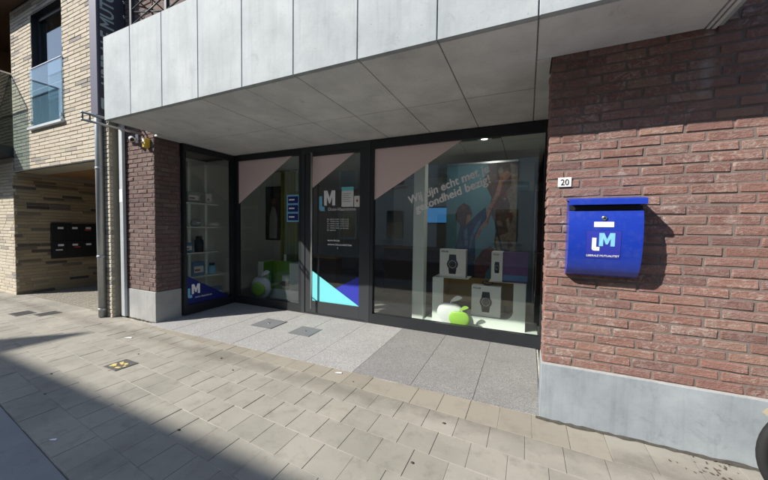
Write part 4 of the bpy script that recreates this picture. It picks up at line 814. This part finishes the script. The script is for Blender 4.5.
# letterbox panel in the passage
lb = thing('letterbox_panel', 'black panel of letterboxes on the passage wall', 'letterboxes', (-9.99, 3.8, .75)); part('panel', 'black_metal', lb, (-9.995, -9.93, 3.39, 4.42, .745, 1.555), bev=.004)
for r_ in range(2):
    for c in range(4):
        y = 3.40 + c * .255; z = .755 + r_ * .40; f = part('box_door', 'black_metal', lb, (-9.9295, -9.918, y, y + .248, z, z + .39), bev=.003); part('name_tag', 'plate_white', f, (-9.9175, -9.915, y + .09, y + .19, z + .275, z + .32)); part('slot', 'ink', f, (-9.9178, -9.916, y + .03, y + .22, z + .345, z + .36))
part('sticker', 'plate_white', lb, (-9.9165, -9.9145, 3.45, 3.57, .93, .955)); part('sticker', 'red_sticker', lb, (-9.9165, -9.9145, 3.78, 3.89, .985, 1.01)); part('sticker', 'red_sticker', lb, (-9.9165, -9.9145, 3.98, 4.1, 1.39, 1.42))
# ================================================================== BICYCLE at the right edge
bk = thing('bicycle', 'parked bicycle whose front tyre enters at the right edge', 'bicycle', (1.615, 2.585, 0)); wy = 2.585
def wheel(cx):
    m = MB(); m.torus((cx, wy, .342), .317, .0245, 'Y', 48, 12); ty = m.build('tyre', 'rubber', bk); m = MB(); m.torus((cx, wy, .342), .285, .013, 'Y', 48, 8); rim = m.build('rim', 'alu', bk)
    m = MB()
    for i in range(28): a = 6.283 * i / 28; s_ = .025 if i % 2 else -.025; m.tube([(cx + .018 * math.cos(a + .6), wy + s_, .342 + .018 * math.sin(a + .6)), (cx + .28 * math.cos(a), wy, .342 + .28 * math.sin(a))], .0012, 4)
    m.build('spokes', 'steel', rim); m = MB(); m.tube([(cx, wy - .05, .342), (cx, wy + .05, .342)], .018, 12); m.build('hub', 'alu', rim)
wheel(1.615); wheel(2.70)
m = MB(); hd0, hd1, st_, bb_ = (1.80, wy, .72), (1.755, wy, .88), (2.36, wy, .86), (2.26, wy, .29)
m.tube([hd1, (1.83, wy, .62)], .019, 10); m.tube([(1.77, wy, .85), st_], .016, 10); m.tube([(1.82, wy, .66), bb_], .018, 10); m.tube([bb_, (2.38, wy, .93)], .016, 10)
for s_ in (-.05, .05): m.tube([bb_, (2.70, wy + s_, .342)], .010, 8); m.tube([st_, (2.70, wy + s_, .342)], .008, 8); m.tube([(1.83, wy, .66), (1.80, wy + s_, .60), (1.615, wy + s_, .342)], .011, 8)
m.build('frame', 'bike_paint', bk); m = MB(); m.tube([(1.755, wy, .88), (1.74, wy, 1.02)], .013, 8); m.tube([(1.86, wy - .29, 1.06), (1.76, wy - .22, 1.05), (1.73, wy, 1.02), (1.76, wy + .22, 1.05), (1.86, wy + .26, 1.06)], .011, 8); m.build('handlebar', 'alu', bk)
m = MB(); m.lathe([(.02, .94), (.085, .95), (.09, .97), (.05, .995)], (2.41, wy, 0), 20, 1.5, .9); m.build('saddle', 'leather', bk); m = MB()
m.tube([(2.26, wy - .09, .29), (2.26, wy + .09, .29)], .015, 8); m.box(2.18, 2.28, wy - .17, wy - .09, .12, .14); m.box(2.24, 2.34, wy + .09, wy + .17, .44, .46); m.tube([(2.26, wy - .085, .29), (2.23, wy - .09, .13)], .01, 6); m.tube([(2.26, wy + .085, .29), (2.29, wy + .09, .45)], .01, 6); m.build('crank', 'iron', bk)
for c in (1.615, 2.70):
    m = MB(); vs = []
    a0, a1 = (-.35, 2.55) if c < 2 else (.2, 3.3)
    for i in range(25):
        a = a0 + (a1 - a0) * i / 24; R_ = .372
        for s_ in (-.03, .03): vs += [(c + R_ * math.cos(a), wy + s_, .342 + R_ * math.sin(a)), (c + (R_ + .004) * math.cos(a), wy + s_, .342 + (R_ + .004) * math.sin(a))]
    m.add(vs, [q for i in range(24) for q in ((4 * i, 4 * i + 2, 4 * i + 6, 4 * i + 4), (4 * i + 1, 4 * i + 5, 4 * i + 7, 4 * i + 3), (4 * i, 4 * i + 4, 4 * i + 5, 4 * i + 1), (4 * i + 2, 4 * i + 3, 4 * i + 7, 4 * i + 6))]); m.build('mudguard', 'bike_paint', bk)
m = MB(); m.tube([(2.3, wy - .05, .30), (2.42, wy - .22, .005)], .009, 8); m.build('kickstand', 'iron', bk)
bk.location = (bk.location.x - .085, bk.location.y - .165, 0)
# ================================================================== ACROSS THE STREET (seen mirrored in the shop glass, shades the road)
YO = -7.0
for k, (x0, x1, mat, lab) in enumerate(((-27, -17.5, 'opp_render', 'cream rendered house across the street, mirrored in the shop window at far left'), (-17.5, -8.0, 'opp_brick', 'brown brick house across the street with wedge added on its roof to cast a shadow'), (-8.0, .5, 'opp_white', 'white painted house across the street, mirrored in the large shop window'), (.5, 9.5, 'opp_brick', 'brown brick house across the street opposite the mailbox'), (9.5, 18, 'opp_render', 'cream rendered house across the street, beyond the right edge'))):
    nf = 3; EZ = (1.5 - YO) * 1.08 - (0, 0, .9, .5, 1.2)[k]
    h = thing('terraced_house', lab, 'house', ((x0 + x1) / 2, YO, 0), 'houses across the street'); part('wall', mat, h, (x0 + .01, x1 - .01, YO - 9, YO, -.12, EZ - .12))
    part('cornice', 'opp_white', h, (x0 + .01, x1 - .01, YO - .2, YO + .0, EZ - .119, EZ)); part('plinth', 'plinth_grey', h, (x0 + .02, x1 - .02, YO - .02, YO + .04, -.12, .6))
    n = 3; sp = (x1 - x0) / n
    for r_ in range(nf):
        for c in range(n):
            xc = x0 + sp * (c + .5); z0 = .9 + r_ * 2.9
            if r_ == 0 and c == 1:
                d = part('door', 'wood_dark', h, (xc - .5, xc + .5, YO - .01, YO + .03, -.1, 2.3)); part('handle', 'steel', d, (xc + .36, xc + .40, YO + .03, YO + .08, .95, 1.15)); continue
            w = MB(); frame_ring(w, xc - .6, xc + .6, z0, z0 + 1.7, .09, None, None, YO - .02, YO + .03); w = w.build('window', 'opp_white', h); part('pane', 'glass_coated', w, (xc - .51, xc + .51, YO - .005, YO + .008, z0 + .09, z0 + 1.61)); part('sill', 'plinth_grey', w, (xc - .7, xc + .7, YO - .01, YO + .12, z0 - .09, z0 - .001))
    m = MB(); m.prism([(x0 + .02, YO - .25, EZ - .1), (x0 + .02, YO - 4.5, EZ + 1.3), (x0 + .02, YO - 8.7, EZ - .1)], (x1 - x0 - .04, 0, 0)); rf = m.build('roof', 'roof_tile', h)
    if k == 1: m = MB(); m.prism([(-15.03, YO, EZ), (-15.03, YO, EZ + .95), (-14.20, YO, EZ)], (0, -.25, 0)); m.build('shadow_wedge', mat, h)  # unseen wedge, shaped to cast the pointed shadow on the pavement
tag(part('far_pavement', 'plinth_grey', None, (-40, 30, YO, YO + 1.6, -.3, .02)), kind='structure')
for o in list(bpy.data.objects):
    if o.get('group') == '': del o['group']
